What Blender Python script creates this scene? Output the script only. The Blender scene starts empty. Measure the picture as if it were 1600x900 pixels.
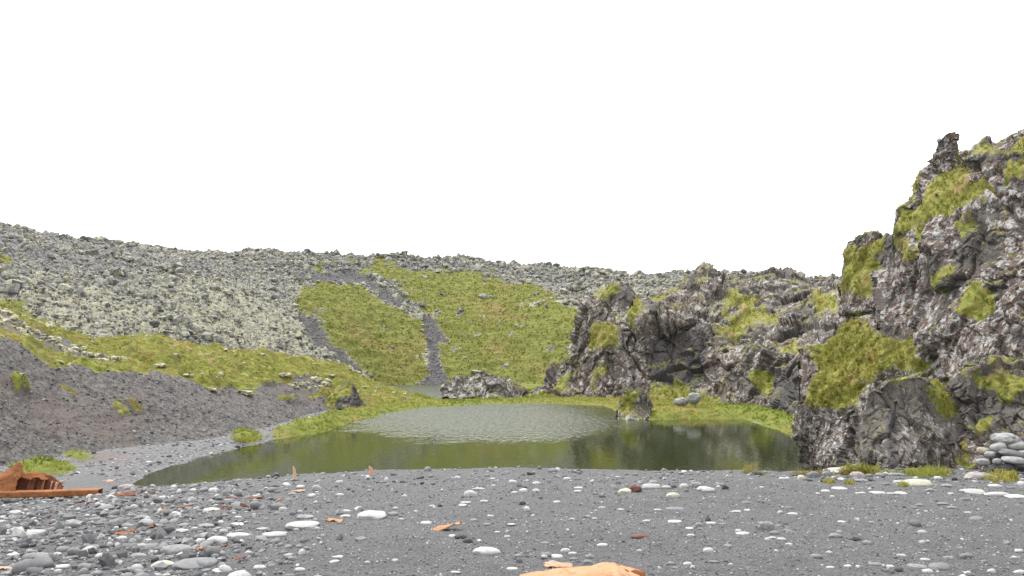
import bpy, math, numpy as np
R = np.random.default_rng(7)
C = bpy.context.scene.collection
sc = bpy.context.scene
F, U0, VH, EYE = 1280.0, 800.0, 540.0, 5.0      # focal length in photo pixels, centre column, horizon row, eye height over the water

# ------------------------------------------------------------------ camera, sky, sun, exposure
cam = bpy.data.cameras.new('camera'); co = bpy.data.objects.new('camera', cam); C.objects.link(co)
co.location = (0, 0, EYE); co.rotation_euler = (math.radians(90), 0, 0)
cam.sensor_width = 36; cam.lens = 36 * F / 1600; cam.shift_y = 90 / 1600
cam.clip_start = 0.05; cam.clip_end = 3000
sc.camera = co
SUN_EL, SUN_AZ = 58, -35                          # azimuth from +Y towards +X
w = bpy.data.worlds.new('World'); sc.world = w; w.use_nodes = True
nt = w.node_tree; nt.nodes.clear()
def wn(t, **k):
    n = nt.nodes.new(t)
    for a, b in k.items(): setattr(n, a, b)
    return n
sky = wn('ShaderNodeTexSky', sky_type='NISHITA', sun_disc=False, sun_elevation=math.radians(SUN_EL), sun_rotation=math.radians(SUN_AZ), air_density=1.0, dust_density=6.0)
hs = wn('ShaderNodeHueSaturation'); hs.inputs['Saturation'].default_value = 0.12
b1 = wn('ShaderNodeBackground'); b1.inputs['Strength'].default_value = 0.05
tc = wn('ShaderNodeTexCoord'); sx = wn('ShaderNodeSeparateXYZ')
mr = wn('ShaderNodeMapRange'); mr.inputs['From Min'].default_value = 0; mr.inputs['From Max'].default_value = 1
mr.inputs['To Min'].default_value = 0.66; mr.inputs['To Max'].default_value = 0.98   # overcast: brighter overhead
b2 = wn('ShaderNodeBackground'); b2.inputs['Color'].default_value = (0.985, 0.99, 1.0, 1)
ad = wn('ShaderNodeAddShader'); ow = wn('ShaderNodeOutputWorld')
L = nt.links.new
L(sky.outputs[0], hs.inputs['Color']); L(hs.outputs[0], b1.inputs['Color'])
L(tc.outputs['Generated'], sx.inputs[0]); L(sx.outputs['Z'], mr.inputs['Value']); L(mr.outputs[0], b2.inputs['Strength'])
L(b1.outputs[0], ad.inputs[0]); L(b2.outputs[0], ad.inputs[1]); L(ad.outputs[0], ow.inputs['Surface'])
sun = bpy.data.lights.new('sun', 'SUN'); sun.energy = 1.5; sun.angle = math.radians(14); sun.color = (1, 0.97, 0.93)
so = bpy.data.objects.new('sun', sun); C.objects.link(so)
so.rotation_euler = (math.radians(90 - SUN_EL), 0, math.radians(180 - SUN_AZ)); so.location = (0, 0, 60)
sc.view_settings.view_transform = 'Standard'; sc.view_settings.look = 'None'
sc.view_settings.gamma = 1; sc.view_settings.use_curve_mapping = False
sc.view_settings.exposure = 1.28

# ------------------------------------------------------------------ noise (numpy)
def _h(ix, iy, iz, s):
    h = (ix.astype(np.uint32) * np.uint32(374761393)) ^ (iy.astype(np.uint32) * np.uint32(668265263)) ^ (iz.astype(np.uint32) * np.uint32(2246822519)) ^ np.uint32((s * 3266489917) & 0xffffffff)
    h = (h ^ (h >> np.uint32(15))) * np.uint32(2246822519)
    h = (h ^ (h >> np.uint32(13))) * np.uint32(3266489917)
    return h ^ (h >> np.uint32(16))
def _f(h): return h.astype(np.float32) / np.float32(4294967295.0)
def vnoise(p, s=0):
    i = np.floor(p).astype(np.int64); f = (p - i).astype(np.float32); f = f * f * f * (f * (f * 6 - 15) + 10)
    o = np.zeros(len(p), np.float32)
    for a in (0, 1):
        for b in (0, 1):
            for c in (0, 1):
                wt = (f[:, 0] if a else 1 - f[:, 0]) * (f[:, 1] if b else 1 - f[:, 1]) * (f[:, 2] if c else 1 - f[:, 2])
                o += wt * _f(_h(i[:, 0] + a, i[:, 1] + b, i[:, 2] + c, s))
    return o * 2 - 1
def fbm(p, sc_=1.0, oct=4, s=0, gain=0.5):
    o = np.zeros(len(p), np.float32); a = 1.0; t = 0; q = p / sc_
    for k in range(oct):
        o += a * vnoise(q + 17.3 * k, s + k); t += a; a *= gain; q = q * 2.03
    return o / t
def facets(p, size, s=0, tilt=0.9):
    """nearest-cell tilted planes: blocky fractured rock; returns displacement about -1..1 and distance to the crack"""
    q = p / np.asarray(size); i0 = np.floor(q).astype(np.int64)
    b1_ = np.full(len(q), 9e9, np.float32); b2_ = b1_.copy(); val = np.zeros(len(q), np.float32)
    for a in (-1, 0, 1):
        for b in (-1, 0, 1):
            for c in (-1, 0, 1):
                ix, iy, iz = i0[:, 0] + a, i0[:, 1] + b, i0[:, 2] + c
                h = _h(ix, iy, iz, s)
                fx = _f(h); fy = _f(_h(ix, iy, iz, s + 11)); fz = _f(_h(ix, iy, iz, s + 23))
                dx = q[:, 0] - ix - fx; dy = q[:, 1] - iy - fy; dz = q[:, 2] - iz - fz
                d = (dx * dx + dy * dy + dz * dz).astype(np.float32)
                g = _f(_h(ix, iy, iz, s + 37))
                v = (g * 2 - 1) * 0.6 + tilt * ((fy - .5) * 2 * dx + (fz - .5) * 2 * dz + (fx - .5) * dy)
                n1 = d < b1_
                b2_ = np.where(n1, b1_, np.minimum(b2_, d)); val = np.where(n1, v, val); b1_ = np.where(n1, d, b1_)
    return val, np.sqrt(b2_) - np.sqrt(b1_)
def ss(a, b, x):
    t = np.clip((x - a) / (b - a), 0, 1); return t * t * (3 - 2 * t)

# ------------------------------------------------------------------ pixels and world
def ray(u, v, Y): return np.stack([(u - U0) / F * Y, Y + 0 * u, EYE + (VH - v) / F * Y], -1)
def pix(P):
    Y = np.maximum(P[..., 1], .1); return U0 + F * P[..., 0] / Y, VH - F * (P[..., 2] - EYE) / Y
def cur(pts, smooth=0):
    a = np.array(pts, float)
    def f(u):
        if smooth:
            o = np.zeros(np.shape(u)); k = np.linspace(-1, 1, 9); wt = 1 - np.abs(k) * .8
            for kk, ww in zip(k, wt): o = o + ww * np.interp(np.asarray(u) + kk * smooth, a[:, 0], a[:, 1])
            return o / wt.sum()
        return np.interp(u, a[:, 0], a[:, 1])
    return f
def sdpoly(x, y, poly):
    """signed distance, positive inside"""
    a = np.array(poly, float); b = np.roll(a, -1, 0); d = np.full(np.shape(x), 1e18); ins = np.zeros(np.shape(x), bool)
    for (ax, ay), (bx, by) in zip(a, b):
        ex, ey = bx - ax, by - ay; wx, wy = x - ax, y - ay
        t = np.clip((wx * ex + wy * ey) / (ex * ex + ey * ey + 1e-12), 0, 1)
        d = np.minimum(d, (wx - ex * t) ** 2 + (wy - ey * t) ** 2)
        cnd = (ay > y) != (by > y)
        ins ^= cnd & (x < ex * (y - ay) / (ey if ey else 1e-9) + ax)
    return np.where(ins, 1, -1) * np.sqrt(d)
def pmask(P, polys, soft=4, amp=10, size=1.2, s=3):
    """soft noisy mask of polygons drawn in photo pixels, fixed to the surface points"""
    sh = P.shape[:-1]; u, v = pix(P); n = fbm(P.reshape(-1, 3), size, 4, s).reshape(sh); m = np.zeros(sh)
    for pl in polys: m = np.maximum(m, ss(-soft, soft, sdpoly(u, v, pl) + amp * n))
    return m
def rbf(ctrl):
    c = np.array(ctrl, float); X = c[:, :2] / 100; n = len(X)
    A = np.sqrt(((X[:, None] - X[None]) ** 2).sum(-1)); Pm = np.c_[np.ones(n), X]
    M = np.block([[A, Pm], [Pm.T, np.zeros((3, 3))]]); k = np.linalg.solve(M + 1e-9 * np.eye(n + 3), np.r_[c[:, 2], 0, 0, 0])
    def f(u, v):
        o = k[n] + k[n + 1] * u / 100 + k[n + 2] * v / 100
        for i in range(n): o = o + k[i] * np.sqrt((u / 100 - X[i, 0]) ** 2 + (v / 100 - X[i, 1]) ** 2)
        return o
    return f
def gnorm(P):
    a = np.gradient(P, axis=0); b = np.gradient(P, axis=1); n = np.cross(b, a); n /= np.linalg.norm(n, axis=-1, keepdims=True) + 1e-9
    return n
def blur(A, k):
    for _ in range(k):
        A = A.copy(); A[1:-1] = (A[:-2] + 2 * A[1:-1] + A[2:]) / 4; A[:, 1:-1] = (A[:, :-2] + 2 * A[:, 1:-1] + A[:, 2:]) / 4
    return A

# ------------------------------------------------------------------ mesh helpers
def mesh(name, V, faces, nper, smooth=True, attrs=None):
    me = bpy.data.meshes.new(name); V = np.ascontiguousarray(V, np.float32); Fc = np.ascontiguousarray(faces, np.int32)
    me.vertices.add(len(V)); me.vertices.foreach_set('co', V.ravel())
    me.loops.add(Fc.size); me.loops.foreach_set('vertex_index', Fc.ravel())
    me.polygons.add(len(Fc)); me.polygons.foreach_set('loop_start', np.arange(0, Fc.size, nper, dtype=np.int32))
    me.update(calc_edges=True); me.polygons.foreach_set('use_smooth', np.full(len(Fc), smooth, bool))
    for k, a in (attrs or {}).items():
        at = me.attributes.new(k, 'FLOAT', 'POINT'); at.data.foreach_set('value', np.ascontiguousarray(a, np.float32).ravel())
    me.validate(); return me
def put(name, me, mat, parent=None, **props):
    o = bpy.data.objects.new(name, me); C.objects.link(o)
    if mat and not me.materials: me.materials.append(mat)
    if parent: o.parent = parent
    for k, v_ in props.items(): o[k] = v_
    return o
def gridfaces(n, m):
    i = np.arange(n * m).reshape(n, m); return np.stack([i[:-1, :-1], i[:-1, 1:], i[1:, 1:], i[1:, :-1]], -1).reshape(-1, 4)
def grid(name, P, mat, attrs=None, smooth=True, parent=None, **props):
    n, m = P.shape[:2]
    return put(name, mesh(name, P.reshape(-1, 3), gridfaces(n, m), 4, smooth, attrs), mat, parent, **props)
def scatter(P, mask, dens, rng=R, maxn=60000):
    a = P[1:, :-1] - P[:-1, :-1]; b = P[:-1, 1:] - P[:-1, :-1]; n = np.cross(b, a); ar = np.linalg.norm(n, axis=-1)
    wt = ar * np.clip(mask[:-1, :-1], 0, 1); tot = wt.sum(); N = int(min(tot * dens, maxn))
    if N < 1: return np.zeros((0, 3)), np.zeros((0, 3)), np.zeros(0, int)
    idx = rng.choice(wt.size, N, p=(wt / tot).ravel()); i, j = np.unravel_index(idx, wt.shape)
    s, t = rng.random((2, N, 1)); nn = n[i, j] / (ar[i, j][:, None] + 1e-9)
    return P[i, j] + s * a[i, j] + t * b[i, j], nn, idx
ICO = {}
def ico(sub):
    if sub not in ICO:
        import bmesh
        bm = bmesh.new(); bmesh.ops.create_icosphere(bm, subdivisions=sub, radius=1)
        ICO[sub] = (np.array([v.co[:] for v in bm.verts]), np.array([[v.index for v in f.verts] for f in bm.faces])); bm.free()
    return ICO[sub]
def rockfield(name, pts, size, mat, sub=1, jit=0.35, flat=(.6, 1), smooth=False, parent=None, rng=R, sink=.25, asp=(0.7, 1.3), **props):
    """many loose stones joined into one stuff mesh"""
    V0, F0 = ico(sub); N = len(pts)
    if smooth:
        kv = rng.normal(0, 1.3, (N, 3)); kw_ = rng.normal(0, 2.2, (N, 3)); V = np.repeat(V0[None], N, 0) * (1 + jit * (np.sin(kv @ V0.T + rng.uniform(0, 6, (N, 1))) + .5 * np.sin(kw_ @ V0.T)))[..., None]
    else: V = np.repeat(V0[None], N, 0) * (1 + jit * (rng.random((N, len(V0), 1)) - .5) * 2)
    s = np.asarray(size).reshape(N, 1, 1) * np.stack([rng.uniform(*asp, N), rng.uniform(*asp, N), rng.uniform(*flat, N)], -1)[:, None]
    V = V * s; a = rng.uniform(0, 6.283, N); tl = rng.normal(0, .25, N)
    c, s_ = np.cos(tl)[:, None], np.sin(tl)[:, None]; y, z = V[..., 1] * c - V[..., 2] * s_, V[..., 1] * s_ + V[..., 2] * c
    c, s_ = np.cos(a)[:, None], np.sin(a)[:, None]; x, y = V[..., 0] * c - y * s_, V[..., 0] * s_ + y * c
    V = np.stack([x, y, z], -1) + pts[:, None] + np.array([0, 0, 1]) * (s[..., 2:] * (0.5 - sink))
    Fc = (F0[None] + (np.arange(N) * len(V0))[:, None, None]).reshape(-1, 3)
    t = np.repeat(rng.random(N), len(V0))
    return put(name, mesh(name, V.reshape(-1, 3), Fc, 3, smooth, {'tint': t}), mat, parent, **props)
def tufts(name, pts, nrm, h, mat, blades=7, spread=.5, width=.12, parent=None, rng=R, tint=None, up=.7, **props):
    """grass: every tuft a spray of narrow tapering blades"""
    N = len(pts)
    if N == 0: return None
    h = np.broadcast_to(np.asarray(h, float), (N,)); d = nrm * (1 - up) + np.array([0, 0, 1]) * up; d /= np.linalg.norm(d, axis=1, keepdims=True)
    K = N * blades; b = np.repeat(pts, blades, 0); hh = np.repeat(h, blades) * rng.uniform(.55, 1.15, K)
    off = rng.normal(0, 1, (K, 3)); lean = np.repeat(d, blades, 0) + spread * off; lean /= np.linalg.norm(lean, axis=1, keepdims=True)
    base = b + off[:, [1, 0, 2]] * np.array([.25, .25, .04]) * np.repeat(h, blades)[:, None]
    side = np.cross(lean, rng.normal(0, 1, (K, 3))); side /= np.linalg.norm(side, axis=1, keepdims=True) + 1e-9
    side *= (hh * width)[:, None]; mid = base + lean * hh[:, None] * .55
    tip = mid + (lean * .45 + np.array([0, 0, -.16]) + .12 * off) * hh[:, None]
    base = base - lean * hh[:, None] * .1
    V = np.stack([base - side, base + side, mid - side * .7, mid + side * .7, tip], 1).reshape(-1, 3)
    o = (np.arange(K) * 5)[:, None, None]; Fc = (o + np.array([[0, 1, 3], [0, 3, 2], [2, 3, 4]])[None]).reshape(-1, 3)
    t = np.repeat(np.clip((rng.random(N) if tint is None else tint), 0, 1), blades * 5)
    return put(name, mesh(name, V, Fc, 3, False, {'tint': t}), mat, parent, kind='stuff', **props)

# ------------------------------------------------------------------ materials
class M:
    def __init__(s, name, rough=.85, spec=.3):
        s.m = bpy.data.materials.new(name); s.m.use_nodes = True; s.t = s.m.node_tree; s.b = s.t.nodes['Principled BSDF']
        s.b.inputs['Roughness'].default_value = rough; s.b.inputs['Specular IOR Level'].default_value = spec; s.pos = None
    def n(s, t, **k):
        x = s.t.nodes.new(t)
        for a, b in k.items(): setattr(x, a, b)
        return x
    def l(s, a, b): s.t.links.new(a, b)
    def p(s, obj=False):
        return s.n('ShaderNodeTexCoord').outputs['Object'] if obj else s.n('ShaderNodeNewGeometry').outputs['Position']
    def val(s, x, sock):
        if isinstance(x, (int, float)): sock.default_value = x
        elif isinstance(x, tuple): sock.default_value = tuple(.86 * q for q in x) + (1,) if len(x) == 3 and sock.type == 'RGBA' else x
        else: s.l(x, sock)
    def noise(s, scale, detail=5, rough=.6, dist=0, obj=False, stretch=None):
        x = s.n('ShaderNodeTexNoise'); x.inputs['Scale'].default_value = scale; x.inputs['Detail'].default_value = detail
        x.inputs['Roughness'].default_value = rough; x.inputs['Distortion'].default_value = dist
        src = s.p(obj)
        if stretch:
            mp = s.n('ShaderNodeVectorMath', operation='MULTIPLY'); s.l(src, mp.inputs[0]); mp.inputs[1].default_value = stretch; src = mp.outputs[0]
        s.l(src, x.inputs['Vector']); return x.outputs['Fac']
    def vor(s, scale, feature='F1', out='Distance', obj=False):
        x = s.n('ShaderNodeTexVoronoi', feature=feature); x.inputs['Scale'].default_value = scale; s.l(s.p(obj), x.inputs['Vector']); return x.outputs[out]
    def step(s, x, a, b, lo=0, hi=1):
        r = s.n('ShaderNodeMapRange', interpolation_type='SMOOTHSTEP'); s.val(x, r.inputs[0])
        for i, q in enumerate((a, b, lo, hi)): r.inputs[1 + i].default_value = q
        return r.outputs[0]
    def mix(s, f, a, b):
        x = s.n('ShaderNodeMix', data_type='RGBA'); s.val(f, x.inputs[0]); s.val(a, x.inputs[6]); s.val(b, x.inputs[7]); return x.outputs[2]
    def math(s, op, a, b=0.0):
        x = s.n('ShaderNodeMath', operation=op); s.val(a, x.inputs[0]); s.val(b, x.inputs[1]); return x.outputs[0]
    def attr(s, nm): return s.n('ShaderNodeAttribute', attribute_name=nm).outputs['Fac']
    def bump(s, h, strength, dist):
        x = s.n('ShaderNodeBump'); x.inputs['Strength'].default_value = strength; x.inputs['Distance'].default_value = dist; s.l(h, x.inputs['Height']); s.l(x.outputs[0], s.b.inputs['Normal'])
    def col(s, c): s.val(c, s.b.inputs['Base Color']); return s
    def rnd(s): return s.n('ShaderNodeObjectInfo').outputs['Random']

def grass_col(m, kind='olive', big=.25, fine=3.0):
    pal = {'olive': ((.120, .142, .024), (.225, .222, .048), (.24, .185, .062)), 'bright': ((.085, .108, .017), (.140, .148, .028), (.180, .152, .048)),
           'hill': ((.122, .138, .030), (.182, .182, .046), (.190, .160, .055)), 'cliff': ((.130, .150, .028), (.250, .238, .058), (.27, .200, .080))}[kind]
    a = m.mix(m.step(m.noise(fine, 4), .35, .65), pal[0], pal[1])
    return m.mix(m.step(m.noise(big, 4), .52, .68), a, pal[2])

def mat_blades(name, pal):
    m = M(name, .8, .15); t = m.attr('tint')
    c = m.mix(m.step(t, 0, .6), pal[0], pal[1]); c = m.mix(m.step(t, .7, 1), c, pal[2]); m.col(c)
    tr = m.n('ShaderNodeBsdfTranslucent'); m.l(c, tr.inputs[0]); mx = m.n('ShaderNodeMixShader'); mx.inputs[0].default_value = .35
    o = m.t.nodes['Material Output']; m.l(m.b.outputs[0], mx.inputs[1]); m.l(tr.outputs[0], mx.inputs[2]); m.l(mx.outputs[0], o.inputs[0]); return m.m
G_OLIVE = mat_blades('grass_olive', ((.17, .19, .034), (.31, .295, .070), (.37, .285, .105)))
G_BRIGHT = mat_blades('grass_bright', ((.14, .185, .022), (.25, .275, .050), (.38, .32, .11)))
G_DRY = mat_blades('grass_dry', ((.17, .17, .04), (.30, .26, .09), (.36, .30, .14)))
G_HILL = mat_blades('grass_hill', ((.125, .145, .030), (.21, .213, .054), (.245, .215, .076)))

def mat_cliff(name, lichen=.5, dark=1.0, red=.5, lscale=2.2, rt=.48):
    m = M(name, .9, .2)
    base = m.mix(m.step(m.noise(1.3, 7, .7), .35, .65), (.058 * dark, .052 * dark, .047 * dark), (.152 * dark, .136 * dark, .122 * dark))
    base = m.mix(m.math('MULTIPLY', m.step(m.noise(.35, 5, .65, .4), rt, rt + .12), red), base, m.mix(m.noise(5, 5, .7), (.082, .054, .043), (.165, .116, .094)))
    base = m.mix(m.step(m.noise(11, 5, .75), .50, .70, 0, .7), base, (.17, .16, .15))
    base = m.mix(m.math('MULTIPLY', m.attr('dark_grey'), .8), base, m.mix(m.noise(2, 6, .7), (.045, .043, .045), (.125, .120, .120)))  # masked areas are blended to dark grey and carry no lichen
    reg = m.step(m.noise(.35, 4, .6, .3), .36, .56)
    n1 = m.math('ADD', m.noise(lscale * 2.2, 9, .82, .3, stretch=(1, 1, .9)), m.math('MULTIPLY', m.math('SUBTRACT', reg, 1.0), .12))
    lic = m.step(n1, .535 - .05 * lichen, .565 - .045 * lichen)
    lic = m.math('MULTIPLY', lic, m.math('SUBTRACT', 1.0, m.attr('dark_grey')))
    base = m.mix(m.math('MULTIPLY', lic, min(1, lichen + .25)), base, m.mix(m.noise(30, 3, .7), (.27, .265, .25), (.50, .50, .48)))
    mo = m.math('ADD', m.attr('moss'), m.step(m.noise(3.5, 7, .78), .28, .72, -.5, .5)); mo = m.step(mo, .40, .66)
    m.col(m.mix(mo, base, grass_col(m, 'cliff', .9, 5)))
    h = m.math('ADD', m.noise(5, 9, .75), m.math('MULTIPLY', m.noise(22, 5, .7), .5)); m.bump(h, .8, .12); return m.m
CLIFF_R = mat_cliff('cliff_lichen_rock', .72, .74, .9, 2.0, .44)
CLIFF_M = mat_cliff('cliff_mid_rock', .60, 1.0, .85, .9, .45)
CLIFF_F = mat_cliff('outcrop_rock', .42, 1.05, .9, 2.2)
CLIFF_S = mat_cliff('slab_rock', .66, 1.3, .8, 1.6, .46)
CLIFF_P = mat_cliff('outcrop_pale_rock', .75, 1.15, .3, .9)

m = M('lava_hill', .95, .15)
rock = m.mix(m.step(m.noise(2.4, 7, .8), .36, .64), (.055, .055, .059), (.24, .238, .24))
rock = m.mix(m.step(m.vor(2.2), .35, .75, 0, .7), rock, (.085, .084, .088))
pm = m.math('ADD', m.noise(2.0, 8, .85, stretch=(.6, .8, 2.0)), m.math('MULTIPLY', m.math('SUBTRACT', m.attr('pale'), .5), .10))
rock = m.mix(m.step(pm, .505, .575, 0, .85), rock, m.mix(m.noise(.3, 3), (.33, .315, .185), (.42, .41, .30)))
rock = m.mix(m.step(m.noise(.11, 4, .6), .62, .72, 0, .6), rock, (.24, .165, .085))
scree = m.mix(m.step(m.noise(3.0, 5, .7), .35, .65), (.052, .050, .053), (.125, .122, .124))
rock = m.mix(m.attr('scree'), rock, scree)
gcol = grass_col(m, 'hill', .16, .9)
gcol = m.mix(m.step(m.noise(.8, 6, .68, .6, stretch=(.28, .6, 2.6)), .46, .66, 0, .75), gcol, (.090, .098, .022))
m.col(m.mix(m.step(m.math('ADD', m.attr('grass'), m.step(m.noise(1.6, 6, .75), .3, .7, -.35, .35)), .38, .62), rock, gcol))
m.bump(m.math('ADD', m.noise(2.2, 8, .75), m.math('MULTIPLY', m.vor(2.2), .5)), .9, .35); LAVA = m.m

m = M('lava_blocks', .95, .15); t = m.attr('tint')
c = m.mix(t, (.095, .095, .097), (.255, .254, .255)); c = m.mix(m.step(m.noise(3.0, 6, .75), .36, .6, .75, 0), c, (.07, .07, .073)); c = m.mix(m.step(m.noise(1.7, 6, .75), .46, .60, 0, .85), c, (.38, .365, .25)); m.col(c); m.bump(m.noise(7, 5, .7), .7, .1); BLOCKS = m.m
m = M('dark_lava_block', .95, .15); c = m.mix(m.noise(3, 6, .7), (.045, .045, .048), (.16, .158, .16)); c = m.mix(m.step(m.noise(2, 5, .7), .55, .68, 0, .8), c, (.26, .25, .17)); m.col(c); m.bump(m.noise(6, 6, .7), .9, .15); DARKLAVA = m.m
m = M('pale_lichen_rock', .95, .15); c = m.mix(m.step(m.noise(3, 6, .7), .38, .58), (.10, .095, .09), (.44, .42, .27)); m.col(c); m.bump(m.noise(8, 6, .7), .9, .1); PALEROCK = m.m

m = M('scree_bank', .95, .15)
s_ = m.mix(m.step(m.noise(4.5, 6, .75), .34, .68), (.058, .054, .052), (.180, .170, .163))
s_ = m.mix(m.step(m.noise(.22, 4, .6), .48, .66, 0, .65), s_, (.140, .112, .098))
s_ = m.mix(m.step(m.noise(16, 4, .75), .57, .70, 0, .7), s_, (.21, .205, .20))
g_ = grass_col(m, 'olive', .35, 2.2)
g_ = m.mix(m.step(m.noise(.8, 6, .7, .4, stretch=(.5, 1, 1.8)), .60, .68, 0, .75), g_, (.40, .37, .19))
g_ = m.mix(m.step(m.noise(1.2, 6, .7), .46, .62, 0, .8), g_, (.080, .082, .020))
g_ = m.mix(m.step(m.noise(.5, 5, .7), .52, .66, 0, .7), g_, (.150, .105, .038))
m.col(m.mix(m.step(m.math('ADD', m.attr('grass'), m.step(m.noise(3, 5, .7), .3, .7, -.2, .2)), .4, .6), s_, g_))
m.bump(m.math('ADD', m.noise(7, 7, .75), m.math('MULTIPLY', m.noise(1.5, 5, .7), .8)), .9, .16); BANK = m.m

m = M('shore_ground', .95, .15)
s_ = m.mix(m.step(m.noise(6, 6, .8), .35, .65), (.060, .059, .062), (.20, .198, .20)); s_ = m.mix(m.step(m.vor(9), .10, .35, .8, 0), s_, (.25, .25, .25))
s_ = m.mix(m.step(m.noise(.25, 4), .5, .7, 0, .6), s_, (.135, .105, .095))
m.col(m.mix(m.step(m.math('ADD', m.attr('grass'), m.step(m.noise(2, 5, .7), .3, .7, -.2, .2)), .4, .6), s_, grass_col(m, 'bright', .15, 1.6)))
m.bump(m.noise(6, 6, .75), .8, .1); SHORE = m.m

m = M('black_sand', .9, .3)
a = m.mix(m.step(m.noise(48, 5, .8), .36, .64), (.054, .054, .057), (.19, .189, .193))
a = m.mix(m.step(m.vor(60), .12, .32, .8, 0), a, (.17, .168, .172))
a = m.mix(m.step(m.noise(95, 3, .7), .60, .68, 0, .85), a, (.34, .34, .34))
a = m.mix(m.step(m.noise(80, 3, .7), .36, .44, .8, 0), a, (.026, .026, .028))
a = m.mix(m.step(m.noise(.8, 5, .65), .42, .66, 0, .4), a, (.082, .081, .084))
m.col(a); m.bump(m.math('ADD', m.noise(45, 6, .75), m.math('MULTIPLY', m.noise(7, 5, .65), 1.6)), 1.0, .045); SAND = m.m

def mat_stone(name, lo, hi, spots=.0, fine=1.0, tint=False):
    m = M(name, .75, .3)
    r = m.attr('tint') if tint else m.rnd()
    c = m.mix(r, lo, hi); d = tuple(x * .72 for x in lo)
    c = m.mix(m.step(m.noise(2.2 * fine, 7, .75, obj=not tint), .40, .66, 0, .75), c, d)
    c = m.mix(m.step(m.noise(60, 3, .7), .60, .72, 0, .5 + spots), c, tuple(x * .45 for x in lo)); m.col(c)
    m.bump(m.noise(35, 5, .7), .35, .02); return m.m
ST = {'w': mat_stone('pale_stone', (.30, .30, .29), (.43, .43, .415)), 'g': mat_stone('grey_stone', (.125, .127, .13), (.22, .222, .225)), 'd': mat_stone('dark_basalt', (.028, .028, .030), (.06, .06, .06)),
      'm': mat_stone('mid_grey_stone', (.19, .19, .188), (.29, .29, .285), .1), 'r': mat_stone('red_scoria', (.10, .042, .034), (.15, .060, .048), .3), 't': mat_stone('tan_stone', (.27, .225, .175), (.33, .29, .23)), 'y': mat_stone('cream_stone', (.36, .35, .28), (.42, .41, .35), .2), 'p': mat_stone('pinkish_stone', (.25, .22, .21), (.30, .27, .26), .3)}
m = M('mixed_pebbles', .8, .3); t = m.attr('tint')
c = m.mix(m.step(t, 0, .6), (.055, .055, .058), (.165, .167, .17)); c = m.mix(m.step(t, .72, 1.0), c, (.40, .40, .39)); c = m.mix(m.step(m.noise(25, 5, .7), .45, .7, 0, .5), c, (.07, .07, .072)); m.col(c); m.bump(m.noise(40, 4), .4, .02); PEB = m.m

m = M('dark_scree', .9, .2); t = m.attr('tint'); c = m.mix(t, (.050, .049, .051), (.165, .161, .162)); c = m.mix(m.step(t, .88, 1), c, (.30, .295, .29)); m.col(c); SCREE = m.m

def mat_rust(name, a, b, d, k=1.0):
    m = M(name, .9, .2)
    c = m.mix(m.step(m.noise(3 * k, 6, .7), .35, .65), a, b); c = m.mix(m.step(m.noise(9 * k, 7, .8), .50, .66, 0, .9), c, d); c = m.mix(m.step(m.noise(40 * k, 3, .7), .62, .72, 0, .7), c, tuple(x * .5 for x in d)); m.col(c)
    m.bump(m.noise(30 * k, 6, .7), .5, .015); return m.m
RUST = mat_rust('orange_rust', (.19, .074, .028), (.28, .115, .048), (.10, .042, .022))
RUST_L = mat_rust('pale_rust', (.34, .175, .090), (.41, .225, .125), (.17, .080, .040))
RUST_D = mat_rust('dark_rust', (.095, .036, .022), (.18, .072, .038), (.045, .022, .016))
RUST_S = mat_rust('salmon_rust', (.38, .21, .14), (.44, .29, .20), (.22, .12, .08))
m = M('driftwood', .9, .1); m.col(m.mix(m.noise(20, 4, .6, stretch=(1, 1, .15)), (.36, .23, .13), (.50, .38, .25))); WOOD = m.m

# water: calm film near the beach, wind ripples on a patch farther out
m = M('pond_water', .02, .5); m.b.inputs['IOR'].default_value = 1.333
m.col(m.mix(m.noise(.08, 3), (.018, .026, .008), (.030, .038, .014)))
x = m.n('ShaderNodeSeparateXYZ'); m.l(m.p(), x.inputs[0]); X, Yw = x.outputs['X'], x.outputs['Y']
nz = m.math('MULTIPLY', m.math('SUBTRACT', m.noise(.4, 8, .85, stretch=(.5, .8, 1)), .5), 13.0)
def gate(sock, c0, hw, soft): return m.step(m.math('ABSOLUTE', m.math('SUBTRACT', sock, c0)), hw - soft, hw + soft, 1, 0)
xs = m.math('SUBTRACT', m.math('ADD', X, nz), m.math('MULTIPLY', m.math('SUBTRACT', Yw, 55.0), -.10))
e1 = m.math('POWER', m.math('DIVIDE', m.math('ADD', xs, 2.2), 10.2), 2.0); e2 = m.math('POWER', m.math('DIVIDE', m.math('SUBTRACT', m.math('ADD', Yw, m.math('MULTIPLY', nz, .9)), 60.0), 16.5), 2.0)
patch = m.step(m.math('ADD', e1, e2), .15, 1.4, 1, 0)
rear = m.step(Yw, 74, 78); patch = m.math('MAXIMUM', patch, m.math('MULTIPLY', rear, .9))
dash = m.step(m.noise(2.1, 5, .8, .3, stretch=(1.9, .5, 1)), .42, .56, .45, 1.1)
amp = m.math('ADD', m.math('MULTIPLY', patch, dash), .022)
wv = m.math('ADD', m.noise(2.0, 3, .6, .3, stretch=(1.6, .65, 1)), m.math('MULTIPLY', m.noise(4.0, 2, .5, stretch=(1.6, .8, 1)), .22))
bp = m.n('ShaderNodeBump'); bp.inputs['Distance'].default_value = .46; m.l(m.math('ADD', m.math('MULTIPLY', patch, .27), .02), m.b.inputs['Roughness']); m.l(wv, bp.inputs['Height']); m.l(amp, bp.inputs['Strength']); m.l(bp.outputs[0], m.b.inputs['Normal']); WATER = m.m

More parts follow.
